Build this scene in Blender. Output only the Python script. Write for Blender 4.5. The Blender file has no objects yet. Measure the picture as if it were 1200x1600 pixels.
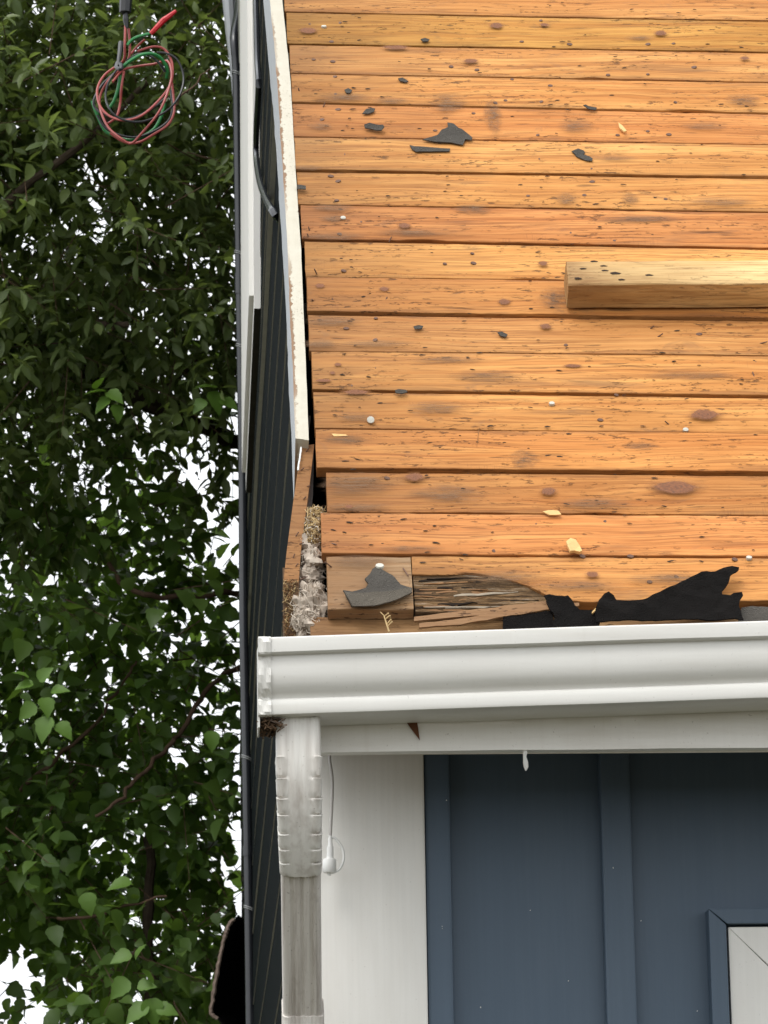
import bpy, bmesh, math, random
import numpy as np
from mathutils import Vector, Matrix, noise as mnoise

R = math.radians
random.seed(7)
rng = np.random.default_rng(11)
scene = bpy.context.scene
C = scene.collection

# ------------------------------------------------------------------ camera
F_PX = 5600.0
YAW, PITCH, ROLL = R(3.0), R(14.3), R(-0.85)
CAM = Vector((0, 0, 1.6))
fw = Vector((math.sin(YAW) * math.cos(PITCH), math.cos(YAW) * math.cos(PITCH), math.sin(PITCH)))
r0 = Vector((math.cos(YAW), -math.sin(YAW), 0)); u0_ = r0.cross(fw)
rt = r0 * math.cos(ROLL) + u0_ * math.sin(ROLL)
up = -r0 * math.sin(ROLL) + u0_ * math.cos(ROLL)
cd = bpy.data.cameras.new('camera'); cam = bpy.data.objects.new('camera', cd); C.objects.link(cam)
cam.matrix_world = Matrix(((rt.x, up.x, -fw.x, CAM.x), (rt.y, up.y, -fw.y, CAM.y), (rt.z, up.z, -fw.z, CAM.z), (0, 0, 0, 1)))
cd.sensor_fit = 'VERTICAL'; cd.sensor_height = 36; cd.sensor_width = 27
cd.lens = F_PX / 1600 * 36
cd.clip_start = 0.1; cd.clip_end = 3000
cd.dof.use_dof = True; cd.dof.focus_distance = 5.1; cd.dof.aperture_fstop = 40
scene.camera = cam

# ------------------------------------------------------------------ sky, sun, exposure (bright overcast)
SUN_EL, SUN_AZ = R(58), R(-140)      # azimuth from +Y towards +X: behind the camera, from the left
w = bpy.data.worlds.new('World'); scene.world = w; w.use_nodes = True
wn = w.node_tree; wn.nodes.clear()
o_ = wn.nodes.new('ShaderNodeOutputWorld'); b_ = wn.nodes.new('ShaderNodeBackground')
s_ = wn.nodes.new('ShaderNodeTexSky'); s_.sky_type = 'NISHITA'; s_.sun_disc = False
s_.sun_elevation = SUN_EL; s_.sun_rotation = SUN_AZ; s_.air_density = 1.0; s_.dust_density = 6.0; s_.ozone_density = 1.0
h_ = wn.nodes.new('ShaderNodeHueSaturation'); h_.inputs['Saturation'].default_value = 0.12
mxw = wn.nodes.new('ShaderNodeMix'); mxw.data_type = 'RGBA'; mxw.inputs[0].default_value = 0.8; mxw.inputs[7].default_value = (4.6, 4.75, 4.9, 1)   # even cloud cover over the clear sky
wn.links.new(s_.outputs[0], h_.inputs['Color']); wn.links.new(h_.outputs[0], mxw.inputs[6]); wn.links.new(mxw.outputs[2], b_.inputs[0]); wn.links.new(b_.outputs[0], o_.inputs[0])
b_.inputs[1].default_value = 0.15
sl = bpy.data.lights.new('sun', 'SUN'); sl.energy = 0.5; sl.angle = R(25); sl.color = (1, 0.97, 0.92)
so = bpy.data.objects.new('sun', sl); C.objects.link(so)
sd = Vector((math.sin(SUN_AZ) * math.cos(SUN_EL), math.cos(SUN_AZ) * math.cos(SUN_EL), math.sin(SUN_EL)))
so.rotation_euler = (-sd).to_track_quat('-Z', 'Y').to_euler()
vs = scene.view_settings; vs.view_transform = 'Standard'; vs.look = 'None'; vs.exposure = 1.15; vs.gamma = 1; vs.use_curve_mapping = False
scene.render.engine = 'CYCLES'
scene.cycles.max_bounces = 8; scene.cycles.diffuse_bounces = 4; scene.cycles.transmission_bounces = 4; scene.cycles.glossy_bounces = 3
scene.cycles.use_denoising = True

# ------------------------------------------------------------------ helpers
def lin(c):
    return tuple((v / 255 / 12.92) if v / 255 <= 0.04045 else ((v / 255 + 0.055) / 1.055) ** 2.4 for v in c)
def ray(px, py):
    return fw + rt * ((px - 600) / F_PX) + up * ((800 - py) / F_PX)
def hit(px, py, p0, n):
    d = ray(px, py); t = (p0 - CAM).dot(n) / d.dot(n); return CAM + d * t
AXY = Vector((0, 1, 0)); AXX = Vector((1, 0, 0)); AXZ = Vector((0, 0, 1))
def onY(px, py, Y): return hit(px, py, Vector((0, Y, 0)), AXY)
def pix(p):
    d = p - CAM; z = d.dot(fw); return (600 + F_PX * d.dot(rt) / z, 800 - F_PX * d.dot(up) / z)

def link(name, me, mats, parent=None, label=None, cat=None, group=None, kind=None, mw=None, smooth=False):
    o = bpy.data.objects.new(name, me); C.objects.link(o)
    if not isinstance(mats, (list, tuple)): mats = [mats]
    if not me.materials:
        for m in mats: me.materials.append(m)
    if smooth:
        for p in me.polygons: p.use_smooth = True
    if mw is not None: o.matrix_world = mw
    if parent is not None:
        o.parent = parent
        o.matrix_parent_inverse = parent.matrix_basis.inverted() if parent.parent is None else (parent.parent.matrix_basis @ parent.matrix_parent_inverse @ parent.matrix_basis).inverted()
        if mw is not None: o.matrix_basis = mw
    tag(o, label, cat, group, kind)
    return o
def tag(o, label=None, cat=None, group=None, kind=None):
    if label: o['label'] = label
    if cat: o['category'] = cat
    if group: o['group'] = group
    if kind: o['kind'] = kind
def empty(name, loc, label=None, cat=None, group=None):
    o = bpy.data.objects.new(name, None); C.objects.link(o); o.location = loc; tag(o, label, cat, group); return o
def mesh(name, vs_, fs, mi=None):
    me = bpy.data.meshes.new(name); me.from_pydata([tuple(v) for v in vs_], [], fs)
    if mi: me.polygons.foreach_set('material_index', mi)
    me.update(); return me

class MB:
    def __init__(s): s.v = []; s.f = []; s.m = []
    def quad(s, a, b, c, d, mi=0):
        n = len(s.v); s.v += [a, b, c, d]; s.f.append((n, n + 1, n + 2, n + 3)); s.m.append(mi)
    def hexa(s, p, mi=0, bottom=None):
        # p: 8 points, 0-3 one face loop, 4-7 the opposite face in the same order
        n = len(s.v); s.v += [Vector(q) for q in p]
        for k, f in enumerate(((3, 2, 1, 0), (4, 5, 6, 7), (0, 1, 5, 4), (1, 2, 6, 5), (2, 3, 7, 6), (3, 0, 4, 7))):
            s.f.append(tuple(n + i for i in f)); s.m.append(mi if bottom is None or k != bottom[0] else bottom[1])
    def box(s, x0, x1, y0, y1, z0, z1, mi=0):
        s.hexa([(x0, y0, z0), (x1, y0, z0), (x1, y1, z0), (x0, y1, z0), (x0, y0, z1), (x1, y0, z1), (x1, y1, z1), (x0, y1, z1)], mi)
    def tube(s, pts, rad, n=8, mi=0, cap=True):
        pts = [Vector(p) for p in pts]; k = len(pts)
        rr = rad if isinstance(rad, (list, tuple)) else [rad] * k
        base = len(s.v); prev = None
        for i, p in enumerate(pts):
            t = (pts[min(i + 1, k - 1)] - pts[max(i - 1, 0)]).normalized()
            if prev is None:
                a = t.orthogonal().normalized()
            else:
                a = (prev - t * prev.dot(t)); a = a.normalized() if a.length > 1e-6 else t.orthogonal().normalized()
            prev = a; b = t.cross(a)
            for j in range(n):
                an = 2 * math.pi * j / n
                s.v.append(p + (a * math.cos(an) + b * math.sin(an)) * rr[i])
        for i in range(k - 1):
            for j in range(n):
                q = base + i * n; s.f.append((q + j, q + (j + 1) % n, q + n + (j + 1) % n, q + n + j)); s.m.append(mi)
        if cap:
            s.f.append(tuple(base + j for j in range(n))[::-1]); s.m.append(mi)
            s.f.append(tuple(base + (k - 1) * n + j for j in range(n))); s.m.append(mi)
    def build(s, name, mats, parent=None, smooth=False, bevel=0, **kw):
        me = mesh(name, s.v, s.f, s.m)
        bm = bmesh.new(); bm.from_mesh(me)
        if bevel:
            bmesh.ops.remove_doubles(bm, verts=bm.verts, dist=1e-5)
            bmesh.ops.bevel(bm, geom=[e for e in bm.edges if e.is_manifold and e.calc_face_angle(0) > 0.5], offset=bevel, segments=2, affect='EDGES', profile=0.6)
        bmesh.ops.recalc_face_normals(bm, faces=bm.faces); bm.to_mesh(me); bm.free()
        o = link(name, me, mats, parent, **kw)
        if smooth:
            for p in me.polygons: p.use_smooth = True
            try: me.set_sharp_from_angle(angle=R(40))
            except Exception: pass
        return o

def spline(pts, n=8):
    pts = [Vector(p) for p in pts]; out = []
    for i in range(len(pts) - 1):
        p0 = pts[max(i - 1, 0)]; p1 = pts[i]; p2 = pts[i + 1]; p3 = pts[min(i + 2, len(pts) - 1)]
        for k in range(n):
            t = k / n
            out.append(0.5 * ((2 * p1) + (p2 - p0) * t + (2 * p0 - 5 * p1 + 4 * p2 - p3) * t * t + (3 * p1 - p0 - 3 * p2 + p3) * t ** 3))
    out.append(pts[-1]); return out

# ------------------------------------------------------------------ material helpers
class NT:
    def __init__(s, name):
        s.m = bpy.data.materials.new(name); s.m.use_nodes = True; s.t = s.m.node_tree; s.t.nodes.clear()
        s.out = s.n('ShaderNodeOutputMaterial'); s.b = s.n('ShaderNodeBsdfPrincipled'); s.l(s.b.outputs[0], s.out.inputs[0])
    def n(s, t, **kw):
        x = s.t.nodes.new(t)
        for k, v in kw.items(): setattr(x, k, v)
        return x
    def l(s, a, b): s.t.links.new(a, b)
    def set(s, node, key, val):
        if hasattr(val, 'default_value') or val.__class__.__name__.startswith('NodeSocket'): s.l(val, node.inputs[key])
        else: node.inputs[key].default_value = val
    def coord(s, kind='Object'): return s.n('ShaderNodeTexCoord').outputs[kind]
    def map(s, vec, scale=(1, 1, 1), loc=(0, 0, 0)):
        m = s.n('ShaderNodeMapping'); s.l(vec, m.inputs[0]); m.inputs['Scale'].default_value = scale; s.set(m, 'Location', loc); return m.outputs[0]
    def noise(s, vec, scale, detail=3, rough=0.55, dist=0.0):
        x = s.n('ShaderNodeTexNoise'); s.l(vec, x.inputs['Vector']); x.inputs['Scale'].default_value = scale
        x.inputs['Detail'].default_value = detail; x.inputs['Roughness'].default_value = rough; x.inputs['Distortion'].default_value = dist; return x.outputs['Fac']
    def ramp(s, fac, stops, interp='LINEAR'):
        x = s.n('ShaderNodeValToRGB'); s.l(fac, x.inputs[0]); e = x.color_ramp.elements; x.color_ramp.interpolation = interp
        while len(e) < len(stops): e.new(0.5)
        for i, (p, c) in enumerate(stops):
            e[i].position = p; e[i].color = (c, c, c, 1) if isinstance(c, (int, float)) else (*c, 1)
        return x.outputs[0]
    def mix(s, fac, a, b, mode='MIX'):
        x = s.n('ShaderNodeMix'); x.data_type = 'RGBA'; x.blend_type = mode
        for k, v in ((0, fac), (6, a), (7, b)):
            if isinstance(v, tuple): v = (*v, 1) if len(v) == 3 else v
            s.set(x, k, v)
        return x.outputs[2]
    def math(s, op, a, b=0.5):
        x = s.n('ShaderNodeMath'); x.operation = op; s.set(x, 0, a); s.set(x, 1, b); return x.outputs[0]
    def sep(s, v):
        x = s.n('ShaderNodeSeparateXYZ'); s.l(v, x.inputs[0]); return x.outputs
    def bump(s, h, strength=0.3, dist=0.002):
        x = s.n('ShaderNodeBump'); s.l(h, x.inputs['Height']); x.inputs['Strength'].default_value = strength; x.inputs['Distance'].default_value = dist
        s.l(x.outputs[0], s.b.inputs['Normal'])
    def fin(s, col, rough=0.6, spec=0.3):
        s.set(s.b, 'Base Color', (*col, 1) if isinstance(col, tuple) else col); s.set(s.b, 'Roughness', rough); s.b.inputs['Specular IOR Level'].default_value = spec; return s.m

def plain(name, col, rough=0.6, spec=0.3, var=0.0, scale=20, bump=0.0):
    t = NT(name); c = t.coord()
    if var:
        f = t.noise(c, scale, 4); col2 = t.mix(f, tuple(v * (1 - var) for v in col), tuple(min(1, v * (1 + var)) for v in col))
        if bump: t.bump(f, bump, 0.002)
        return t.fin(col2, rough, spec)
    return t.fin(col, rough, spec)

def wood_mat(name, light, mid, dark, weather=0.0, fleck=1.0):
    t = NT(name); oc = t.coord()
    oi = t.n('ShaderNodeObjectInfo')
    off = t.n('ShaderNodeCombineXYZ'); t.l(t.math('MULTIPLY', oi.outputs['Random'], 37.0), off.inputs[0]); t.l(t.math('MULTIPLY', oi.outputs['Random'], 91.0), off.inputs[1])
    va = t.n('ShaderNodeVectorMath'); va.operation = 'ADD'; t.l(oc, va.inputs[0]); t.l(off.outputs[0], va.inputs[1]); v = va.outputs[0]
    # warped grain
    wn_ = t.noise(t.map(v, (3, 14, 14)), 1.0, 2)
    vv = t.n('ShaderNodeVectorMath'); vv.operation = 'ADD'; t.l(v, vv.inputs[0])
    cx = t.n('ShaderNodeCombineXYZ'); t.l(t.math('MULTIPLY', wn_, 0.035), cx.inputs[1]); t.l(cx.outputs[0], vv.inputs[1]); g = vv.outputs[0]
    ring = t.noise(t.map(g, (0.9, 75, 75)), 1.0, 4, 0.65)
    fine = t.noise(t.map(g, (6, 300, 300)), 1.0, 3, 0.65)
    blotch = t.noise(t.map(v, (3.2, 11, 11)), 1.0, 4, 0.6, 0.6)
    col = t.mix(t.ramp(ring, [(0.33, 0.0), (0.62, 1.0)]), mid, light)
    col = t.mix(t.math('MULTIPLY', t.ramp(fine, [(0.38, 1.0), (0.52, 0.0)]), 0.6), col, dark)
    col = t.mix(t.math('MULTIPLY', t.ramp(blotch, [(0.42, 0.0), (0.72, 1.0)]), 0.6), col, tuple(v * .82 for v in mid))
    # grey-purple dirt along the edges and in patches
    uv = t.n('ShaderNodeUVMap'); uvs = t.sep(uv.outputs[0])
    e1 = t.math('MULTIPLY', t.math('ABSOLUTE', t.math('SUBTRACT', uvs[1], 0.5)), 2.0)
    en = t.noise(t.map(v, (6, 30, 30)), 1.0, 4, 0.65)
    edge = t.ramp(t.math('ADD', e1, t.math('MULTIPLY', t.math('SUBTRACT', en, 0.5), 1.3)), [(0.85, 0.0), (1.25, 1.0)])
    st = t.noise(t.map(v, (4, 34, 34), (5, 3, 1)), 1.0, 5, 0.65, 0.4)
    dirt = t.math('MAXIMUM', t.math('MULTIPLY', edge, 0.34), t.math('MULTIPLY', t.ramp(st, [(0.6 - 0.2 * weather, 0.0), (0.74 - 0.1 * weather, 1.0)]), 0.62))
    col = t.mix(dirt, col, (0.17, 0.088, 0.045) if weather < 0.5 else (0.2, 0.15, 0.1))
    # weathered left ends
    us = t.math('ADD', uvs[0], t.math('MULTIPLY', t.math('SUBTRACT', en, 0.5), 0.35))
    endg = t.ramp(us, [(0.0, 1.0), (0.09, 0.55), (0.3, 0.0)])
    col = t.mix(t.math('MULTIPLY', endg, 0.72), col, (0.22, 0.105, 0.042))
    gp = t.noise(t.map(v, (8, 22, 22), (9, 2, 6)), 1.0, 5, 0.7, 0.8)
    col = t.mix(t.math('MULTIPLY', t.ramp(gp, [(0.6, 0.0), (0.72, 1.0)]), 0.5), col, (0.22, 0.122, 0.066))
    sm_ = t.noise(t.map(v, (420, 26, 26), (3, 3, 3)), 1.0, 2, 0.5)
    col = t.mix(t.math('MULTIPLY', t.math('MULTIPLY', t.ramp(sm_, [(0.55, 0.0), (0.65, 1.0)]), t.ramp(gp, [(0.32, 1.0), (0.42, 0.0)])), 0.35), col, (0.2, 0.09, 0.045))
    # dark flecks: torn fibres, old nail dirt, pencil-thin checks
    fl = t.noise(t.map(v, (52, 200, 200)), 1.0, 3, 0.7)
    flm = t.noise(t.map(v, (7, 26, 26), (2, 8, 1)), 1.0, 3, 0.6)
    fleckm = t.math('MULTIPLY', t.ramp(fl, [(0.585, 0.0), (0.64, 1.0)]), t.ramp(flm, [(0.44, 0.0), (0.58, 1.0)]))
    ck = t.noise(t.map(g, (11, 170, 170), (1, 1, 4)), 1.0, 2, 0.5)
    ckm = t.math('MULTIPLY', t.ramp(ck, [(0.67, 0.0), (0.71, 1.0)]), t.ramp(flm, [(0.3, 1.0), (0.55, 0.3)]))
    fm = t.math('MULTIPLY', t.math('MAXIMUM', fleckm, ckm), 0.72 * fleck)
    col = t.mix(fm, col, (0.075, 0.038, 0.022))
    # per-board tint
    col = t.mix(1.0, col, oi.outputs['Color'], 'MULTIPLY')
    hgt = t.math('SUBTRACT', t.math('ADD', t.math('MULTIPLY', fine, 0.5), t.math('MULTIPLY', ring, 0.4)), t.math('MULTIPLY', fm, 0.9))
    t.bump(hgt, 0.8, 0.002)
    return t.fin(col, t.ramp(blotch, [(0.3, 0.5), (0.7, 0.7)]), 0.14)

M = {}
M['wood'] = wood_mat('roof_board_wood', (0.70, 0.342, 0.108), (0.52, 0.205, 0.056), (0.23, 0.08, 0.022))
M['wood_grey'] = wood_mat('weathered_board_wood', (0.50, 0.36, 0.22), (0.38, 0.22, 0.1), (0.09, 0.055, 0.03), 0.9, 1.3)
M['bare'] = wood_mat('bare_rafter_wood', (0.56, 0.34, 0.155), (0.43, 0.235, 0.092), (0.17, 0.085, 0.035), 0.3)
M['timber'] = wood_mat('timber_wood', (0.84, 0.60, 0.29), (0.74, 0.48, 0.2), (0.36, 0.2, 0.08), 0.1, 0.6)
M['rot'] = wood_mat('rotten_wood', (0.33, 0.21, 0.10), (0.16, 0.085, 0.035), (0.04, 0.022, 0.012), 1.0)
M['rot_white'] = plain('bleached_fibre', (0.3, 0.25, 0.19), 0.9, 0.1, 0.5, 60)
M['rot_black'] = plain('blackened_fibre', (0.02, 0.014, 0.01), 0.9, 0.1, 0.5, 60)
M['knot'] = None
def decal(name, mode):
    t = NT(name); c = t.coord(); oi = t.n('ShaderNodeObjectInfo'); off = t.n('ShaderNodeVectorMath'); off.operation = 'ADD'; t.l(c, off.inputs[0])
    cx = t.n('ShaderNodeCombineXYZ'); t.l(t.math('MULTIPLY', oi.outputs['Random'], 60.0), cx.inputs[0]); t.l(cx.outputs[0], off.inputs[1]); v = off.outputs[0]
    d = t.n('ShaderNodeVectorMath'); d.operation = 'LENGTH'; t.l(t.map(c, (1, 1, 0)), d.inputs[0]); r_ = d.outputs['Value']
    nz_ = t.noise(v, 2.2, 4, 0.6); r2_ = t.math('ADD', r_, t.math('MULTIPLY', t.math('SUBTRACT', nz_, 0.5), 0.55))
    if mode == 'knot':
        rg = t.math('FRACT', t.math('MULTIPLY', r2_, 7.0)); core = t.ramp(r2_, [(0.44, 1.0), (0.62, 0.0)]); halo = t.ramp(r2_, [(0.52, 0.38), (0.8, 0.0)])
        cc = t.mix(rg, (0.17, 0.062, 0.026), (0.27, 0.105, 0.042)); cc = t.mix(t.ramp(t.noise(v, 9, 3), [(.5, 0.0), (.7, .8)]), cc, (0.075, 0.036, 0.024))
        col = t.mix(core, t.mix(rg, (0.26, 0.10, 0.03), (0.40, 0.17, 0.055)), cc); alpha = t.math('MAXIMUM', t.math('MULTIPLY', core, .95), halo)
    else:
        fib = t.noise(t.map(v, (1.6, 9, 1)), 1.0, 5, 0.75, 0.5); r2_ = t.math('ADD', r_, t.math('MULTIPLY', t.math('SUBTRACT', t.noise(t.map(v, (1.2, 4, 1)), 1.0, 5, 0.7), 0.5), 1.5)); al = t.math('MULTIPLY', t.ramp(r2_, [(0.2, 1.0), (0.9, 0.0)]), t.ramp(r_, [(0.75, 1.0), (1.0, 0.0)]))
        col = t.mix(fib, (0.11, 0.06, 0.034), (0.27, 0.15, 0.07)); alpha = t.math('MULTIPLY', t.math('MULTIPLY', al, t.ramp(fib, [(0.42, 1.0), (0.6, 0.12)])), .78)
    t.fin(col, 0.55, 0.3); tr = t.n('ShaderNodeBsdfTransparent'); mx = t.n('ShaderNodeMixShader'); t.l(alpha, mx.inputs[0]); t.l(tr.outputs[0], mx.inputs[1]); t.l(t.b.outputs[0], mx.inputs[2]); t.l(mx.outputs[0], t.out.inputs[0])
    return t.m
M['stain'] = decal('weather_stain', 'stain')
M['knot'] = decal('knot_wood', 'knot')

def paint_mat(name, col, dirt=(0.25, 0.2, 0.15), amount=0.25, rough=0.45, brush=0.15, scale=(14, 14, 3), spec=0.4):
    t = NT(name); c = t.coord('Object')
    a = t.noise(t.map(c, scale), 1.0, 5, 0.65); b = t.noise(c, 160, 3, 0.6); sp = t.noise(c, 260, 2, 0.5)
    d = t.math('MULTIPLY', t.ramp(a, [(0.45, 0.0), (0.8, 1.0)]), amount)
    c1 = t.mix(d, col, dirt)
    c1 = t.mix(t.math('MULTIPLY', t.ramp(sp, [(0.7, 0.0), (0.76, 1.0)]), min(0.6, amount * 1.2)), c1, tuple(v * 0.6 for v in dirt))
    br = t.noise(t.map(c, (150, 150, 4)), 1.0, 3)
    c1 = t.mix(t.math('MULTIPLY', t.ramp(br, [(0.4, 1.0), (0.6, 0.0)]), 0.03 + 0.16 * min(brush, .6)), c1, tuple(v * 0.75 for v in col))
    stk = t.noise(t.map(c, (38, 38, 1.6), (4, 1, 2)), 1.0, 4, .7)
    c1 = t.mix(t.math('MULTIPLY', t.ramp(stk, [(0.58, 0.0), (0.78, 1.0)]), amount * .45), c1, dirt)
    t.bump(t.math('ADD', t.math('MULTIPLY', br, brush), t.math('MULTIPLY', b, 0.3)), 0.3, 0.0012)
    return t.fin(c1, rough, spec)
M['white_al'] = paint_mat('white_gutter_enamel', (0.67, 0.655, 0.615), (0.42, 0.38, 0.32), 0.3, 0.38, 0.0, (3, 30, 30))
M['white_wood'] = paint_mat('white_painted_wood', (0.79, 0.775, 0.735), (0.55, 0.5, 0.43), 0.3, 0.5, 0.5, (10, 10, 2.5))
M['fascia_paint'] = paint_mat('fascia_paint', (0.83, 0.805, 0.76), (0.5, 0.43, 0.35), 0.35, 0.5, 0.2, (5, 40, 40))
M['blue'] = paint_mat('blue_wall_paint', (0.072, 0.107, 0.152), (0.11, 0.145, 0.185), 0.35, 0.5, 0.6, (14, 14, 2))
M['pipe_white'] = paint_mat('downspout_enamel', (0.68, 0.66, 0.615), (0.22, 0.16, 0.12), 0.6, 0.42, 0.0, (55, 55, 3.5))
M['pipe_dirty'] = paint_mat('grimy_downspout_enamel', (0.66, 0.625, 0.58), (0.17, 0.12, 0.09), 0.8, 0.5, 0.0, (95, 8, 1.0))
def peel_mat():
    t = NT('peeling_cream_paint'); c = t.coord(); uv = t.n('ShaderNodeUVMap'); s = t.sep(uv.outputs[0])
    a = t.noise(t.map(c, (60, 28, 60)), 1.0, 4, 0.65); b = t.noise(t.map(c, (260, 60, 260)), 1.0, 3, 0.7)
    pat = t.noise(t.map(c, (3, 4, 3)), 1.0, 2)
    base = t.mix(a, (0.62, 0.585, 0.49), (0.50, 0.455, 0.36))
    fl = t.math('MULTIPLY', t.ramp(b, [(0.6, 0.0), (0.67, 1.0)]), t.ramp(pat, [(0.45, 0.0), (0.58, 1.0)]))
    base = t.mix(t.math('MULTIPLY', fl, 0.75), base, (0.24, 0.18, 0.12))
    # bare strip along the outer arris where paint has come off
    ed = t.math('ADD', s[1], t.math('MULTIPLY', t.math('SUBTRACT', t.noise(t.map(c, (90, 40, 90)), 1.0, 4, 0.7), 0.5), 0.9))
    edm = t.math('MULTIPLY', t.ramp(ed, [(0.14, 1.0), (0.2, 0.0)]), t.ramp(pat, [(0.4, 0.0), (0.5, 1.0)]))
    col = t.mix(edm, base, (0.25, 0.15, 0.085))
    t.bump(t.math('SUBTRACT', a, t.math('MULTIPLY', edm, 1.0)), 0.5, 0.002)
    return t.fin(col, 0.6, 0.3)
M['peel'] = peel_mat()
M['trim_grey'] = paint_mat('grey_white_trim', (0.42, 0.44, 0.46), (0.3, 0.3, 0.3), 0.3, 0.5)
M['siding'] = plain('dark_siding', (0.0065, 0.009, 0.0095), 0.9, 0.04, 0.3, 6)
M['siding_edge'] = plain('pale_siding_edge', (0.8, 0.8, 0.78), 0.8, 0.1, 0.15, 30)
M['black'] = plain('black_plastic', (0.022, 0.024, 0.028), 0.25, 0.6, 0.3, 30)
M['tie'] = plain('wire_tie', (0.35, 0.36, 0.36), 0.4, 0.5)
def felt_mat(name, col, rough):
    t = NT(name); c = t.coord(); a = t.noise(c, 25, 4); b = t.noise(c, 420, 3)
    cc = t.mix(a, tuple(v * 0.65 for v in col), tuple(v * 1.3 for v in col)); cc = t.mix(t.ramp(b, [(0.62, 0.0), (0.75, 0.5)]), cc, tuple(min(1, v * 2.5) for v in col))
    t.bump(t.math('ADD', b, t.math('MULTIPLY', a, 2.0)), 1.0, 0.003); return t.fin(cc, rough, 0.08)
M['felt'] = felt_mat('grey_felt_and_shade', (0.088, 0.080, 0.070), 0.85)
M['felt_black'] = felt_mat('black_felt', (0.0075, 0.0065, 0.006), 0.9)
M['nail'] = plain('rusty_nail', (0.14, 0.075, 0.05), 0.6, 0.3, 0.6, 300)
M['nail_bright'] = plain('galvanised_nail', (0.55, 0.53, 0.46), 0.4, 0.5, 0.2, 300)
M['dark'] = plain('attic_shade', (0.02, 0.016, 0.012), 0.9, 0.1)  # near-black stands in for the unlit attic behind the plank gaps
M['brownpatch'] = plain('bare_brown_wood', (0.13, 0.05, 0.022), 0.7, 0.2, 0.4, 80)
M['fluff'] = plain('grey_insulation', (0.47, 0.40, 0.33), 1.0, 0.0, 0.4, 70, 1.0)
M['straw'] = plain('dry_straw', (0.5, 0.36, 0.18), 0.8, 0.2, 0.5, 120)
M['duff'] = plain('brown_debris', (0.12, 0.075, 0.045), 0.95, 0.1, 0.6, 150, 0.8)
M['chip'] = plain('fresh_wood_chip', (0.72, 0.47, 0.2), 0.7, 0.2, 0.25, 120)
M['plug'] = plain('white_plastic', (0.72, 0.72, 0.7), 0.35, 0.5, 0.06, 40)
M['caulk'] = plain('white_caulk', (0.78, 0.77, 0.74), 0.5, 0.4, 0.1, 200, 0.3)
M['wire_red'] = plain('red_wire', (0.36, 0.07, 0.06), 0.4, 0.5, 0.2, 60)
M['wire_green'] = plain('green_wire', (0.018, 0.19, 0.045), 0.4, 0.5, 0.2, 60)
M['wire_black'] = plain('black_wire', (0.015, 0.016, 0.017), 0.4, 0.5, 0.2, 60)
M['tape_red'] = plain('red_tape', (0.5, 0.012, 0.018), 0.35, 0.5, 0.25, 150, 0.5)
M['bark'] = plain('bark', (0.075, 0.055, 0.042), 0.9, 0.1, 0.5, 40, 0.8)
M['twig'] = plain('reddish_twig', (0.11, 0.068, 0.045), 0.8, 0.2, 0.4, 40)
M['ground'] = plain('ground', (0.085, 0.08, 0.055), 0.95, 0.1, 0.5, 1.5)
M['rust_panel'] = plain('blackened_sheet', (0.012, 0.01, 0.009), 0.7, 0.3, 0.5, 20)
M['panel_edge'] = plain('weathered_panel_edge', (0.2, 0.15, 0.12), 0.8, 0.2, 0.6, 60)
M['glass'] = plain('window_glass', (0.02, 0.025, 0.03), 0.05, 0.5)

# ------------------------------------------------------------------ key planes
YCB = 4.90            # face of the white corner board
YW = YCB + 0.028      # face of the blue wall sheets
YF = 4.64             # fascia face
YG = YF - 0.102       # gutter lip
TH = R(57.7)
ES = Vector((0, math.cos(TH), math.sin(TH))); EN = Vector((0, -math.sin(TH), math.cos(TH)))
RO = onY(800, 984, YF + 0.02)
def roof(px, py, lift=0.0): return hit(px, py, RO + EN * lift, EN)
def us(px, py, lift=0.0):
    p = roof(px, py, lift) - RO; return p.x, p.dot(ES)
def RP(u, s, n=0.0): return RO + AXX * u + ES * s + EN * n
ROOFM = Matrix(((1, ES.x, EN.x, RO.x), (0, ES.y, EN.y, RO.y), (0, ES.z, EN.z, RO.z), (0, 0, 0, 1)))
XG = onY(486, 1400, YCB).x     # gable siding plane
def onG(px, py, off=0.0): return hit(px, py, Vector((XG - off, 0, 0)), AXX)
XR = 4.2              # house runs on to the right, past the frame
YB = 13.7
ZTOP = 7.6
def yroof(z): return RO.y + (z - RO.z) / math.tan(TH)

# ------------------------------------------------------------------ ground
gm = MB(); gm.quad((-600, -600, 0), (600, -600, 0), (600, 600, 0), (-600, 600, 0))
gm.build('ground', M['ground'], kind='structure', label='open ground around the house', cat='ground')

# ------------------------------------------------------------------ house
house = empty('house', (1.5, 8, 0), 'house corner with stripped plank roof, white gutter and blue board-and-batten wall', 'house')

# --- front wall
fz = (onY(850, 1171, YF).z)      # fascia bottom
wall = MB(); wall.box(XG + 0.02, XR, YW, YW + 0.12, 0, RO.z + 0.05)
front_wall = wall.build('front_wall', M['blue'], house)
def vline(px0, py0, px1, py1, Y):
    a = onY(px0, py0, Y); b = onY(px1, py1, Y); return a, b
def upright(name, xl, xr, ztop, zbot, yf, yb, mat, parent, bev=0.003):
    # xl, xr: (x_top, x_bottom)
    m = MB(); m.hexa([(xl[1], yf, zbot), (xr[1], yf, zbot), (xr[1], yb, zbot), (xl[1], yb, zbot), (xl[0], yf, ztop), (xr[0], yf, ztop), (xr[0], yb, ztop), (xl[0], yb, ztop)])
    return m.build(name, mat, parent, bevel=bev)
x_cb = onY(665.5, 1390, YCB).x
ztopw = fz + 0.0615
upright('corner_board', (XG - 0.004, XG - 0.004), (x_cb, x_cb), ztopw, 0.05, YCB, YW + 0.05, M['white_wood'], front_wall)['label'] = 'white painted corner board'
yb_ = YW - 0.022
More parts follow.
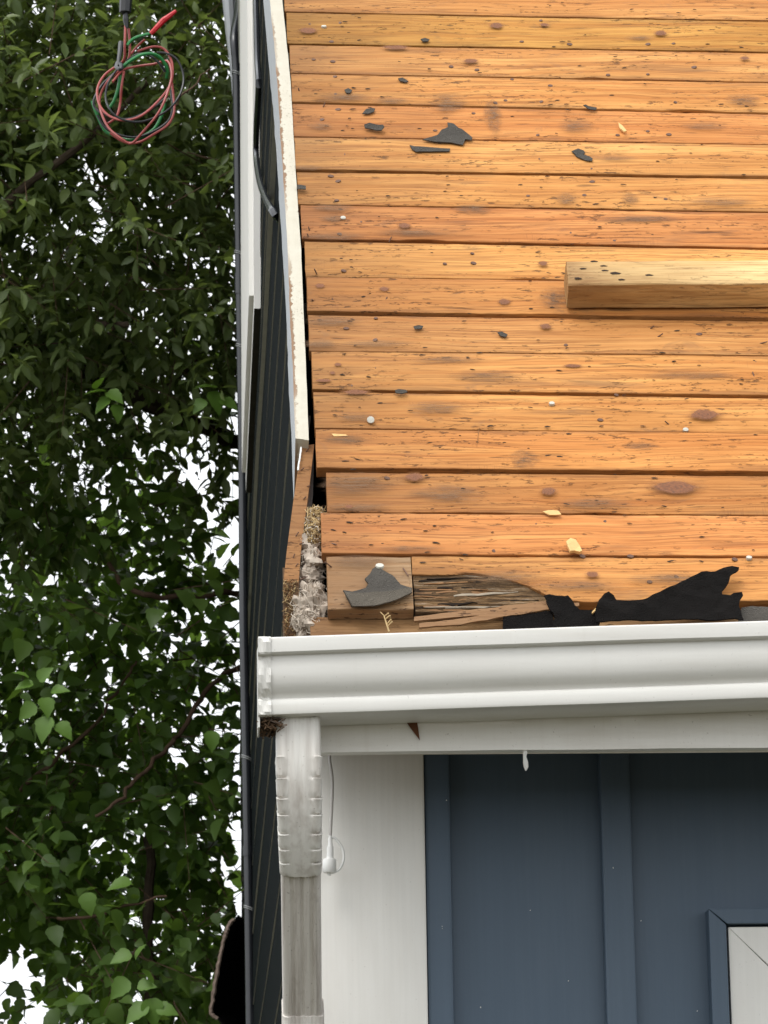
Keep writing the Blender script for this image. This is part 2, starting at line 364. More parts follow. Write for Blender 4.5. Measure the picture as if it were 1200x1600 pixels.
for (pl, pr) in ((667, 706), (942.5, 990)):
    a = onY(pl, 1390, yb_).x; b = onY(pr, 1390, yb_).x
    if pl < 700: a = x_cb + 0.001
    upright('batten', (a, a), (b, b), ztopw, 0.05, yb_, YW + 0.004, M['blue'], front_wall, 0.004)
for k in range(1, 12):
    a = onY(942.5, 1390, yb_).x + k * 0.255
    if a < XR - 0.1 and not (onY(1100, 1500, YW).x - 0.05 < a < onY(1100, 1500, YW).x + 0.95):
        upright('batten', (a, a), (a + 0.042, a + 0.042), ztopw, 0.05, yb_, YW + 0.004, M['blue'], front_wall, 0.004)
for (x, y, r_) in [(691, 1447, .0011), (691, 1450.5, .001), (888, 1532, .0012), (1002, 1438, .001), (1090, 1579, .001), (829, 1422, .0009), (751, 1573, .001), (698, 1250, .0013), (958, 1355, .001)]:
    m = MB(); yq = YW if (712 < x < 940 or x > 1000) else yb_; p = onY(x, y, yq - .0006); m.tube([p, p + Vector((random.uniform(-.001, .001), 0, -random.uniform(.0006, .002)))], [r_ * .7, r_ * .5], 6); m.build('paint_speck', M['caulk'], front_wall)
# --- window at the lower right: blue outer frame, mitred white casing
yt = YW - 0.03
fo = onY(1106, 1419, yt); fi = onY(1135.5, 1444, yt)
win = empty('window', (fo.x + .45, YW, fo.z - 1.1)); win.parent = house; win.matrix_parent_inverse = house.matrix_basis.inverted()
wX1 = fo.x + 0.92; wZ0 = fo.z - 1.15; fwd_ = fi.x - fo.x; fh_ = fo.z - fi.z
def mitred(name, x0, x1, z0, z1, w_, h_, yf, yb, mat, gap=0.0007):
    # four mitred pieces of a frame (outer x0..x1, z0..z1; member width w_, height h_)
    q = [((x0, z1), (x1, z1), (x1 - w_, z1 - h_), (x0 + w_, z1 - h_)), ((x0, z0), (x0, z1), (x0 + w_, z1 - h_), (x0 + w_, z0 + h_)),
         ((x1, z1), (x1, z0), (x1 - w_, z0 + h_), (x1 - w_, z1 - h_)), ((x1, z0), (x0, z0), (x0 + w_, z0 + h_), (x1 - w_, z0 + h_))]
    for k, pl in enumerate(q):
        cxm = sum(p[0] for p in pl) / 4; czm = sum(p[1] for p in pl) / 4
        pl = [(p[0] + (gap if p[0] < cxm else -gap), p[1] + (gap if p[1] < czm else -gap)) for p in pl]
        m = MB(); m.hexa([(p[0], yf, p[1]) for p in pl] + [(p[0], yb, p[1]) for p in pl]); m.build(name, mat, win, bevel=0.0012)
mitred('outer_frame', fo.x, wX1, wZ0, fo.z, fwd_, fh_, yt, YW + 0.004, M['blue'])
mitred('casing', fo.x + fwd_ + 0.002, wX1 - fwd_ - 0.002, wZ0 + fh_ + 0.002, fo.z - fh_ - 0.002, 0.105, 0.105, yt + 0.008, YW + 0.003, M['white_wood'], 0.0009)
g = MB(); g.box(fo.x + fwd_ + 0.1, wX1 - fwd_ - 0.1, YW - 0.006, YW - 0.002, wZ0 + fh_ + 0.1, fo.z - fh_ - 0.1); g.build('pane', M['glass'], win)

# --- fascia and soffit
fl_, fr_ = onY(420, 1176, YF), onY(1200, 1168, YF); slope_f = (fr_.z - fl_.z) / (fr_.x - fl_.x)
fx0 = XG - 0.015
def zf(x): return fl_.z + slope_f * (x - fl_.x)
ztf = RO.z - 0.03
m = MB(); nseg = 60
for i in range(nseg):
    a = fx0 + (XR - fx0) * i / nseg; b = fx0 + (XR - fx0) * (i + 1) / nseg
    za = zf(min(a, 1.2)) + 0.0015 * mnoise.noise((a * 9, 0, 0)); zb = zf(min(b, 1.2)) + 0.0015 * mnoise.noise((b * 9, 0, 0))
    ja = 0.0012 * mnoise.noise((a * 6, 3, 0)); jb = 0.0012 * mnoise.noise((b * 6, 3, 0))
    m.quad((a, YF + ja, za), (b, YF + jb, zb), (b, YF + jb, ztf), (a, YF + ja, ztf))
    m.quad((a, YF + ja, za), (a, YF + 0.022, za), (b, YF + 0.022, zb), (b, YF + jb, zb))
m.quad((fx0, YF + 0.022, zf(fx0)), (fx0, YF, zf(fx0)), (fx0, YF, ztf), (fx0, YF + 0.022, ztf))
m.quad((fx0, YF + 0.022, zf(fx0)), (XR, YF + 0.022, zf(1.2)), (XR, YF + 0.022, ztf), (fx0, YF + 0.022, ztf))
me_ = m.build('fascia', M['fascia_paint'], house); fascia = me_
sm = MB(); sm.box(fx0, XR, YF + 0.0225, YW + 0.02, fz + 0.062, fz + 0.075); sm.build('soffit', M['brownpatch'], house)  # unseen soffit; dark brown chosen to cut bounce and deepen shade on the wall
# sharp brown bare patch and a caulk drip on the fascia
pp = [(622, 1104), (636, 1100), (648, 1108), (653, 1136), (656, 1157), (647, 1145), (636, 1130)]
def flat_poly(name, pts3, nrm, thick, mats, parent=None, **kw):
    n = len(pts3); vs_ = [Vector(p) for p in pts3] + [Vector(p) + nrm * thick for p in pts3]
    fs = [tuple(range(n))[::-1], tuple(range(n, 2 * n))] + [(i, (i + 1) % n, n + (i + 1) % n, n + i) for i in range(n)]
    me = mesh(name, vs_, fs); bm = bmesh.new(); bm.from_mesh(me); bmesh.ops.recalc_face_normals(bm, faces=bm.faces); bm.to_mesh(me); bm.free()
    return link(name, me, mats, parent, **kw)
flat_poly('bare_patch', [onY(x, y, YF - 0.0022) for x, y in pp], Vector((0, -1, 0)), 0.0016, M['brownpatch'], fascia, label='pointed brown patch of bare wood on the white fascia')
m = MB(); c0 = onY(819.5, 1168, YF + 0.006)
m.tube([c0 + Vector((dx, 0, -dz)) for dx, dz in ((0, -.002), (0.001, .004), (0, .012), (0.001, .02), (0.0015, .026), (0.001, .031))], [.0045, .0036, .0022, .0035, .0032, .0008], 8)
m.build('caulk_drip', M['caulk'], fascia, smooth=True)

# --- gutter
gl, gr = onY(403, 994, YG), onY(1200, 968, YG); gsl = (gr.z - gl.z) / (gr.x - gl.x)
gx0 = gl.x; gx1 = XR
def zg(x): return gl.z + gsl * min(x - gx0, 1.6)
prof = [(YF - 0.002, -0.012), (YF - 0.002, 0.004), (YG + .010, -0.012), (YG + 0.009, -0.004), (YG + 0.005, -0.0005), (YG + 0.001, -0.003), (YG, -0.009), (YG + .0005, -0.021), (YG + 0.003, -0.0235), (YG + 0.0085, -0.0245),
        (YG + 0.0085, -0.030), (YG + 0.0075, -0.040), (YG + 0.0078, -0.050), (YG + 0.0092, -0.060), (YG + 0.0125, -0.0675), (YG + 0.017, -0.073), (YG + 0.0205, -0.077), (YG + 0.0215, -0.0795),
        (YG + 0.0185, -0.0805), (YG + 0.017, -0.082), (YG + 0.016, -0.088), (YG + 0.015, -0.097), (YG + 0.016, -0.1005), (YG + 0.020, -0.102), (YF - 0.002, -0.102)]
def gut_section(x): return [Vector((x, y + 0.0011 * mnoise.noise((x * 4, y * 30, 1)) + 0.0005 * mnoise.noise((x * 17, y * 30, 5)), zg(x) + z + 0.0007 * mnoise.noise((x * 5, z * 30, 7)))) for y, z in prof[2:]]
xs = [gx0 + 0.012 + (gx1 - gx0) * (i / 120) for i in range(121)]
m = MB(); npf = len(prof) - 2
for x in xs: m.v += gut_section(x)
for i in range(len(xs) - 1):
    for j in range(npf - 1): m.f.append((i * npf + j, (i + 1) * npf + j, (i + 1) * npf + j + 1, i * npf + j + 1)); m.m.append(0)
# back and hem
xb0 = xs[0]
for i in range(len(xs) - 1):
    a, b = xs[i], xs[i + 1]
    m.quad((a, YF - 0.002, zg(a) - 0.102), (b, YF - 0.002, zg(b) - 0.102), (b, YF - 0.002, zg(b) + 0.004), (a, YF - 0.002, zg(a) + 0.004))
gutter = m.build('gutter', M['white_al'], house, smooth=True)
gutter['label'] = 'white ogee eaves gutter'
# end cap with folded, dented tabs
m = MB(); sec = gut_section(gx0); capx = gx0
outline = [Vector((capx, p.y - 0.001, p.z)) for p in sec] + [Vector((capx, YF - 0.003, zg(gx0) + 0.002))]
n = len(outline); m.v += outline + [p + Vector((0.0025, 0, 0)) for p in outline]
m.f += [tuple(range(n)), tuple(range(n, 2 * n))[::-1]]; m.m += [0, 0]
for i in range(n): m.f.append((i, (i + 1) % n, n + (i + 1) % n, n + i)); m.m.append(0)
# wrapped flange: follows the profile 16 mm onto the front, with dents
base = len(m.v); cols = 6
for c in range(cols):
    x = capx + 0.0005 + 0.0165 * c / (cols - 1)
    for k, p in enumerate(sec):
        dent = 0.0022 * math.sin(k * 1.7 + c * 1.1) * (c > 0)
        if k in (8, 9, 16, 17): dent += 0.003
        wob = 0.0022 * mnoise.noise((k * 0.9, c * 0.5, 2))
        m.v.append(Vector((x + (0.0025 * mnoise.noise((k * 1.3, 5, 0)) if c == cols - 1 else 0), p.y - 0.0022 + dent * 0.5 + wob, p.z + (0.001 if k < 5 else 0))))
for c in range(cols - 1):
    for k in range(npf - 1): m.f.append((base + c * npf + k, base + (c + 1) * npf + k, base + (c + 1) * npf + k + 1, base + c * npf + k + 1)); m.m.append(0)
# little drop of sheet below the bottom corner
m.box(capx, capx + 0.0022, YG + 0.02, YF - 0.01, zg(gx0) - 0.116, zg(gx0) - 0.1)
m.build('end_cap', M['white_al'], gutter, smooth=False, label='dented crimped gutter end cap')

# --- downspout: outlet, crimped elbow, slanting pipe, lower elbow
dsp = empty('downspout', onY(468, 1115, YF - 0.06)); dsp.parent = house; dsp.matrix_parent_inverse = house.matrix_basis.inverted()
def pipe_section(w_, d_, groove=0.0022):
    # local (x, y) outline, y<0 is the front; with shallow flutes on the front face
    r_ = 0.007; pts = []
    hw, hd = w_ / 2, d_ / 2
    def arc(cx, cy, a0, a1):
        for k in range(4):
            a = a0 + (a1 - a0) * k / 3; pts.append((cx + r_ * math.cos(a), cy + r_ * math.sin(a)))
    arc(-hw + r_, -hd + r_, math.pi, 1.5 * math.pi)
    if groove:
        for fx in (-0.36, -0.33, -0.30, -0.26, -0.20, -0.16, -0.05, -0.01, 0.04, 0.08, 0.18, 0.22, 0.28, 0.32, 0.35, 0.38):
            k = (fx in (-0.26, -0.20, -0.01, 0.04, 0.22, 0.28)); pts.append((fx * w_, -hd + (groove if k else 0)))
    arc(hw - r_, -hd + r_, 1.5 * math.pi, 2 * math.pi)
    arc(hw - r_, hd - r_, 0, 0.5 * math.pi)
    arc(-hw + r_, hd - r_, 0.5 * math.pi, math.pi)
    return pts
def sweep(name, stations, mat, parent, groove=0.0022, **kw):
    # stations: (center Vector, slant angle a from vertical in YZ, width, depth, flare)
    m = MB(); n = None
    for (c, a, w_, d_, fl) in stations:
        pts = pipe_section(w_, d_, groove); n = len(pts)
        yv = Vector((0, math.cos(a), math.sin(a)))      # local depth axis, tilts up as the pipe leans back
        for (x, y) in pts:
            side = max(0.0, (abs(x) / (w_ / 2) - 0.48) / 0.52)
            k = 1 + fl * 0.55 * side / (w_ / 2)
            yy = y - (fl * 1.1 * min(1, side * 1.6) if y < 0 else 0)
            m.v.append(c + AXX * (x * k) + yv * yy)
    for i in range(len(stations) - 1):
        for j in range(n): m.f.append((i * n + j, i * n + (j + 1) % n, (i + 1) * n + (j + 1) % n, (i + 1) * n + j)); m.m.append(0)
    m.f.append(tuple(range(n))); m.m.append(0)
    m.f.append(tuple((len(stations) - 1) * n + j for j in range(n))[::-1]); m.m.append(0)
    return m.build(name, mat, parent, smooth=True, **kw)
DD = 0.052
WID = (onY(502, 1150, YF - .09).x - onY(430, 1150, YF - .09).x)
YD0 = YF - 0.044
# bend: from vertical to slanting back toward the wall
crimp = [1182, 1212, 1241, 1264, 1291, 1313, 1332, 1351]
def dpt(pxc, py, Y):  # centre from the front-face pixel
    p = onY(pxc, py, Y - DD / 2); return Vector((p.x, Y, p.z))
# path Y as a function of pixel row
def ypath(py):
    if py < 1182: return YD0
    t = (py - 1182) / (1351 - 1182)
    if t <= 1: return YD0 + 0.062 * t * t
    return YD0 + 0.062 + 0.118 * (t - 1)
def apath(py):
    if py < 1182: return 0
    t = min(1, (py - 1182) / (1351 - 1182)); return R(38) * t
st = [(Vector((dpt(466, 1118, YD0).x, YD0, zg(dpt(466, 1118, YD0).x) - 0.1022)), 0, WID * 0.965, DD, 0), (dpt(466, 1118, YD0), 0, WID * 0.97, DD, 0), (dpt(466.5, 1150, YD0), 0, WID * 0.975, DD, 0), (dpt(467, 1180, YD0), 0, WID * 0.975, DD, 0)]
for k in range(len(crimp) - 1):
    a, b = crimp[k], crimp[k + 1]
    xc = 467.5 + 2.5 * k / 6
    wf = 0.985 - 0.012 * k
    for tt, fl in ((0.02, 0.0026 - 0.0002 * k), (0.16, 0.0012), (0.6, 0.0006), (0.86, 0.0), (0.975, -0.0032)):
        py = a + (b - a) * tt; st.append((dpt(xc, py, ypath(py)), apath(py), WID * wf, DD, fl))
elbow = sweep('elbow', st, M['pipe_white'], dsp, 0.0009)
elbow['label'] = 'white crimped downspout elbow'
st = []
for py in (1340, 1400, 1460, 1520, 1572):
    st.append((dpt(470.5 + 2.5 * (py - 1340) / 232, py, ypath(py) + 0.002), R(38), WID * 0.875, DD * 0.88, 0))
sweep('pipe', st, M['pipe_dirty'], dsp)['label'] = 'grimy slanting downspout pipe'
yb2 = ypath(1572)
st = [(dpt(474, 1570, yb2 + .001), R(38), WID * 0.93, DD * 0.97, 0.001), (dpt(474, 1585, yb2 + .007), R(30), WID * 0.94, DD, 0), (dpt(475, 1610, yb2 + .012), R(15), WID * 0.94, DD, 0.002), (dpt(475, 1640, yb2 + .014), 0, WID * 0.94, DD, 0)]
zz = st[-1][0]; st.append((Vector((zz.x, zz.y, 0.15)), 0, WID * 0.92, DD, 0))
sweep('lower_pipe', st, M['pipe_dirty'], dsp)

# --- gable wall: lap siding on the side of the house
gable = MB(); gable.hexa([(XG + .012, YW + .12, 0), (XG + .012, YB, 0), (XG + .012, YB, ZTOP), (XG + .012, yroof(ZTOP) + .25, ZTOP),
                          (XG + .1, YW + .12, 0), (XG + .1, YB, 0), (XG + .1, YB, ZTOP), (XG + .1, yroof(ZTOP) + .25, ZTOP)])
gable_wall = gable.build('gable_wall', M['siding'], house)
LAP = 0.205; z = 0.35; k = 0
while z < ZTOP - 0.1:
    z1 = z + LAP
    ya = max(YW + 0.0, yroof(z) + 0.06); yb1 = max(YW + 0.0, yroof(z1) + 0.06)
    segs = [ya]; y_ = ya
    th = 0.0026 if random.random() < 0.68 else 0.0075
    nsg = 10
    m = MB(); ys = [ya + (YB - ya) * (i / nsg) for i in range(nsg + 1)]; yt_ = [yb1 + (YB - yb1) * (i / nsg) for i in range(nsg + 1)]
    def wob(y, zz): return 0.0028 * mnoise.noise((y * 0.7, zz * 3.1, 4))
    def sag(y, zz): return 0.006 * mnoise.noise((y * 0.5, zz * 5.1, 9))
    for i in range(nsg):
        t_ = lambda y: th * (0.6 + 0.8 * max(0, mnoise.noise((y * 0.6, z * 2.3, 1)) + 0.5))
        P = lambda y, off, zz: Vector((XG - off - wob(y, z), y, zz + sag(y, z)))
        a, b, c, d = ys[i], ys[i + 1], yt_[i], yt_[i + 1]
        m.quad(P(a, t_(a), z), P(b, t_(b), z), P(d, 0.0, z1 + .004), P(c, 0.0, z1 + .004), 0)
        m.quad(P(a, -0.008, z), P(b, -0.008, z), P(b, t_(b), z), P(a, t_(a), z), 1)
    m.build('siding_board', [M['siding'], M['siding_edge']], gable_wall)
    z = z1; k += 1
# rest of the house shell, outside the picture
m = MB(); m.box(XR - .1, XR, YW + .12, YB, 0, RO.z); m.build('end_wall', M['blue'], house)
m = MB(); m.box(XG + .1, XR, YB - .1, YB, 0, ZTOP); m.build('back_wall', M['blue'], house)
m = MB(); m.box(XG, XR, yroof(ZTOP), YB + .1, ZTOP, ZTOP + 0.05); m.build('flat_roof', M['felt_black'], house)

# --- roof: planks over an added dark sheet, coloured as the attic's shade
s_top = (ZTOP - RO.z) / math.sin(TH)
m = MB(); m.hexa([RP(XG - RO.x + .11, .03, -0.16), RP(XR - RO.x, .03, -0.16), RP(XR - RO.x, s_top, -0.16), RP(XG - RO.x + .11, s_top, -0.16),
                  RP(XG - RO.x + .11, .03, -0.15), RP(XR - RO.x, .03, -0.15), RP(XR - RO.x, s_top, -0.15), RP(XG - RO.x + .11, s_top, -0.15)])
roofo = m.build('roof', M['dark'], house)
roofo['label'] = 'stripped roof of orange pine planks'

J = [((445, 19), (1200, 33)), ((451, 69), (1200, 82)), ((455, 115), (1200, 129)), ((456, 161), (1200, 177.5)), ((460, 214.5), (1200, 226.5)), ((463, 267), (1200, 278.5)),
     ((468, 320), (1200, 332)), ((474, 374.5), (1200, 389)), ((479, 433), (1200, 443)), ((480, 489.5), (1200, 500)), ((485, 549), (1200, 556.5)), ((489, 611), (1200, 620)),
     ((493, 671), (1200, 677.5)), ((497, 735), (1200, 741)), ((515, 801), (1200, 805.5)), ((505, 867), (1200, 871))]
LEFT = [444, 448, 453, 455.5, 458, 461, 465, 471, 477, 480, 483, 488, 491.5, 494, 511, 502.5]
Jl = []
for a, b in J:
    ua, sa = us(*a); ub, sb = us(*b); k = (sb - sa) / (ub - ua); Jl.append((sa - k * ua, k))
# gap widths in m at each joint
GAP = [.0040, .0032, .0040, .0040, .0038, .0052, .0038, .0042, .0042, .0058, .0038, .005, .0042, .0064, .004, .0036]
URIGHT = XR - RO.x - 0.3
def board(name, uL, uR, low, upp, lift, tint, mat, parent=roofo, thick=0.019, ragged=0.0, **kw):
    # low/upp: functions u -> s ; object origin at the left end
    span = uR - uL
    n = max(8, int(min(span, 1.05) / 0.012)); us_ = [uL + min(span, 1.05) * i / n for i in range(n + 1)]
    if span > 1.05: us_ += [uL + 1.05 + (span - 1.05) * i / 8 for i in range(1, 9)]
    seed = random.random() * 100
    prof_ = [(0.0, -thick), (0.0, -0.0013), (0.008, -0.0004), (0.03, 0), (0.2, .0004), (0.5, .0007), (0.8, .0004), (0.97, 0), (0.992, -0.0004), (1.0, -0.0013), (1.0, -thick)]
    o = Vector((uL, low(uL), 0)); vs_ = []; uvs = []; npf_ = len(prof_)
    for u in us_:
        l, h = low(u), upp(u)
        el = 0.0011 * mnoise.noise((u * 22, seed, 0)) + 0.0007 * mnoise.noise((u * 90, seed, 3)); eh = 0.0009 * mnoise.noise((u * 22, seed, 9)) + 0.0006 * mnoise.noise((u * 90, seed, 5))
        chip = max(0, mnoise.noise((u * 7, seed, 20)) - 0.42) * 0.016
        for (v, z_) in prof_:
            s = l + el + chip * (v < 0.05) + (h + eh - l - el) * v
            zz = lift + z_ + 0.0012 * mnoise.noise((u * 1.7, seed, 31)) + (0.0012 * mnoise.noise((u * 40, s * 60, seed)) * ragged if abs(z_) < .01 else 0)
            vs_.append(Vector((u - o.x + (0.0015 * mnoise.noise((s * 80, seed, 2)) if u == uL else 0), s - o.y, zz))); uvs.append((u - uL, v))
    fs = []
    for i in range(len(us_) - 1):
        for j in range(npf_ - 1): fs.append((i * npf_ + j, (i + 1) * npf_ + j, (i + 1) * npf_ + j + 1, i * npf_ + j + 1))
    fs.append(tuple(range(npf_))); q = (len(us_) - 1) * npf_; fs.append(tuple(range(q, q + npf_))[::-1])
    me = mesh(name, vs_, fs); uvl = me.uv_layers.new(name='UVMap')
    li = np.zeros(len(me.loops), int); me.loops.foreach_get('vertex_index', li); uvl.data.foreach_set('uv', np.array(uvs)[li].ravel())
    for p in me.polygons: p.use_smooth = True
    try: me.set_sharp_from_angle(angle=R(35))
    except Exception: pass
    mw = ROOFM @ Matrix.Translation((o.x, o.y, 0))
    ob = link(name, me, mat, parent, mw=mw, **kw); ob.color = (*tint, 1); return ob
TINT = [(1.02, 1.04, 1.06), (.88, .93, .72), (1.0, 1.03, 1.05), (1.04, 1.04, 1.0), (1, .92, .9), (1.07, 1.12, 1.12), (1, 1, .95), (.93, .83, .84), (1.06, 1.1, 1.05), (.94, .9, .86), (.92, .92, .95), (1.04, 1.06, 1.04), (1, 1.0, .96), (1.02, .95, .88), (.82, .76, .72), (1.06, .96, .97)]
def jf(i, d): return lambda u: Jl[i][0] + Jl[i][1] * u + d
LIFT = [0, .0006, 0, .001, .0004, .002, .0005, .0015, 0, .0025, .0006, .002, .0003, .003, 0, .0012]
wdt = 0.094
for i in range(16):
    # board i sits above joint i ; its upper edge is joint i-1
    uL = us(LEFT[i], J[i][0][1] - 24)[0]
    low = jf(i, GAP[i] / 2)
    upp = jf(i - 1, -GAP[i - 1] / 2) if i else (lambda u: Jl[0][0] + Jl[0][1] * u + wdt)
    board('roof_board', uL, URIGHT, low, upp, LIFT[i], TINT[i], M['wood'])
for k in range(1, 9):   # a few more rows above the frame
    a0 = Jl[0][0] + wdt * k; u_ = us(444 - 3.3 * k, 10)[0]
    board('roof_board', u_, URIGHT, (lambda u, a=a0: a + Jl[0][1] * u + 0.003), (lambda u, a=a0: a + Jl[0][1] * u + wdt), 0.0005 * (k % 3), (1, 1, .98), M['wood'])
m = MB(); s_a = Jl[0][0] + wdt * 9 + .01
m.hexa([RP(XG - RO.x, s_a, -0.018), RP(URIGHT, s_a, -0.018), RP(URIGHT, s_top, -0.018), RP(XG - RO.x, s_top, -0.018), RP(XG - RO.x, s_a, 0), RP(URIGHT, s_a, 0), RP(URIGHT, s_top, 0), RP(XG - RO.x, s_top, 0)])
m.build('upper_deck', M['wood'], roofo)
# the lowest course: weathered short piece and a long piece rotted along its lower left edge
uj = us(645, 900)[0]
low_s = us(560, 951)[1]; low_r = us(1100, 938)[1]
uLs = us(511, 900)[0]
board('roof_board', uLs, uj - 0.0015, lambda u: low_s + 0.002 * mnoise.noise((u * 20, 1, 1)), jf(15, -0.0016), -0.001, (1, 1, 1), M['wood_grey'], ragged=1.0, label='grey weathered short board at the roof corner')
def low16(u):
    t0, t1 = us(645, 905)[0], us(870, 935)[0]
    base = low_r + 0.003 * mnoise.noise((u * 14, 7, 1)) + 0.0015 * mnoise.noise((u * 60, 7, 1))
    if u < t1:
        t = (u - t0) / (t1 - t0); hs = us(700, 897)[1]
        hi = hs if t < 0.5 else hs + (low_r - hs) * ((t - .5) / .5) ** 1.5
        return hi + 0.005 * mnoise.noise((u * 30, 3, 1)) + 0.004 * mnoise.noise((u * 11, 3, 5))
    return base
board('roof_board', uj, URIGHT, low16, jf(15, -0.0013), 0.0, (1.0, .99, .97), M['wood'], ragged=0.8, label='lowest long roof board, rotted along its left edge')
def rot_streak():
    t = NT('rot_streaked_wood'); c = t.coord()
    a = t.noise(t.map(c, (9, 130, 130)), 1.0, 5, 0.75, 0.4); b = t.noise(t.map(c, (5, 22, 22)), 1.0, 3, 0.6); f = t.noise(t.map(c, (30, 420, 420)), 1.0, 3, 0.7)
    col = t.ramp(a, [(0.36, (0.012, 0.008, 0.006)), (0.45, (0.075, 0.042, 0.02)), (0.53, (0.2, 0.115, 0.05)), (0.62, (0.3, 0.21, 0.13)), (0.7, (0.5, 0.44, 0.36))])
    col = t.mix(t.ramp(b, [(0.42, 0.0), (0.62, 0.85)]), col, t.mix(f, (0.02, 0.014, 0.01), (0.11, 0.07, 0.04)))
    t.bump(t.math('ADD', a, t.math('MULTIPLY', f, .4)), 1.0, 0.006); return t.fin(col, 0.85, 0.12)
M['rot_streak'] = rot_streak()
ur1 = us(872, 935)[0]
def rtop(u):
    t = (u - uj) / (ur1 - uj); return low16(u) + 0.006 * (1 - t)
board('rotten_edge', uj + .0008, ur1, lambda u: us(700, 954 - 8 * (u - uj) / (ur1 - uj))[1] + 0.003 * mnoise.noise((u * 25, 9, 1)) + 0.0015 * mnoise.noise((u * 70, 9, 1)), rtop, -0.0035, (1, 1, 1), M['rot_streak'], ragged=2.5, label='rotten streaked grey-brown edge of the lowest board')
# rotten fibres in the eaten part
su0, sv0 = us(647, 956); su1, sv1 = us(868, 902)
for k in range(34):
    t = random.random(); v = random.random() ** 0.9
    px0 = 645 + 150 * t * random.random(); ln = random.uniform(40, 130); px1 = min(px0 + ln, 868)
    y0 = 902 + 50 * v; tilt = random.uniform(-7, 2)
    if px1 > 800: y0 = max(y0, 915)
    a = us(px0, y0); b = us(px1, y0 + tilt)
    m = MB(); nn = 8; wd = random.uniform(.0006, .0022); dz = -0.003 + random.uniform(-.002, .0022)
    P1, P2 = [], []
    for i in range(nn + 1):
        t_ = i / nn; u = a[0] + (b[0] - a[0]) * t_; s = a[1] + (b[1] - a[1]) * t_ + 0.0016 * mnoise.noise((t_ * 4, k, 0)); ww = wd * (0.25 + math.sin(math.pi * min(1, t_ * 1.1 + .05)) ** .5) * (0.8 + .5 * mnoise.noise((t_ * 6, k, 4)))
        zz = dz + 0.002 * mnoise.noise((t_ * 3, k, 8)); P1.append((u, s - ww, zz)); P2.append((u, s + ww, zz))
    for i in range(nn):
        q = [RP(*P1[i]), RP(*P1[i + 1]), RP(*P2[i + 1]), RP(*P2[i])]; m.hexa([p - EN * 0.004 for p in q] + q)
    mt = random.choice([M['rot'], M['rot'], M['rot'], M['rot_black'], M['rot_black'], M['rot_black'], M['rot_white'] if v > .5 else M['rot'], M['rot_white'] if v > .6 else M['bare']])
    m.build('rotten_fibre', mt, roofo)
# sub-board showing under the course, behind the gutter
a = us(486, 985)[0]; sA = us(600, 956)[1]
board('eave_board', a, URIGHT, lambda u: sA - 0.085, lambda u: sA + 0.012, -0.021, (.72, .72, .74), M['bare'], label='brown board showing below the lowest course')
#PART2
# ------------------------------------------------------------------ rake board and the bare wood below it
def strip_board(name, top_l, top_r, depth, mat, parent, lift_l=0.0, lift_r=0.0, uvscale=1.0, inner=None):
    # a board on edge: top face between two polylines (roof-plane pixels), hanging down by depth along -EN
    L = [roof(x, y, lift_l) for x, y in top_l]; Rr = [roof(x, y, lift_r) for x, y in top_r]
    n = len(L); org = L[0].copy(); vs_ = []; uv = []; dist = 0
    for i in range(n):
        if i: dist += (L[i] - L[i - 1]).length
        a, b = L[i], Rr[i]; dn = -EN * depth
        for k, (p, v) in enumerate(((a + dn, 0), (a, 0), (a + (b - a) * 0.5 + EN * .0006, .5), (b, 1), (b + dn, 1))):
            vs_.append(p - org); uv.append((0.5 + dist, v))
    fs = []
    mi = []
    for i in range(n - 1):
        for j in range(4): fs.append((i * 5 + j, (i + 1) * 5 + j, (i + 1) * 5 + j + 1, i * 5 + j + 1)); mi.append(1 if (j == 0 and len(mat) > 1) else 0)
        fs.append((i * 5 + 4, (i + 1) * 5 + 4, (i + 1) * 5, i * 5)); mi.append(0)
    fs.append((0, 1, 2, 3, 4)); fs.append(tuple((n - 1) * 5 + j for j in range(5))[::-1]); mi += [0, 0]
    me = mesh(name, vs_, fs, mi); bm = bmesh.new(); bm.from_mesh(me); bmesh.ops.recalc_face_normals(bm, faces=bm.faces); bm.to_mesh(me); bm.free()
    uvl = me.uv_layers.new(name='UVMap'); li = np.zeros(len(me.loops), int); me.loops.foreach_get('vertex_index', li); uvl.data.foreach_set('uv', np.array(uv)[li].ravel())
    return link(name, me, mat, parent, mw=Matrix.Translation(org))
def dens(pts, n=6):
    out = []
    for i in range(len(pts) - 1):
        for k in range(n): t = k / n; out.append((pts[i][0] + (pts[i + 1][0] - pts[i][0]) * t, pts[i][1] + (pts[i + 1][1] - pts[i][1]) * t))
    out.append(pts[-1]); return out
rk_r = [(402, -520), (432, -120), (441, 0), (448, 67), (454, 127), (459.5, 225), (465, 315), (470.5, 390), (474, 480), (478, 570), (482.5, 688)]
rk_l = [(384, -520), (411, -120), (421.5, 0), (428, 67), (433, 127), (439, 225), (445, 315), (449.5, 390), (452.5, 480), (457, 570), (461.5, 685)]
jit = lambda pts, a, sd: [(x + a * mnoise.noise((y * 0.05, sd, 0)), y) for x, y in pts]
rake = strip_board('rake_board', jit(dens(rk_l), 1.6, 3), jit(dens(rk_r), .5, 8), 0.13, [M['peel'], M['trim_grey']], house, 0.004, 0.004)
rake['label'] = 'cream rake board with peeling paint'
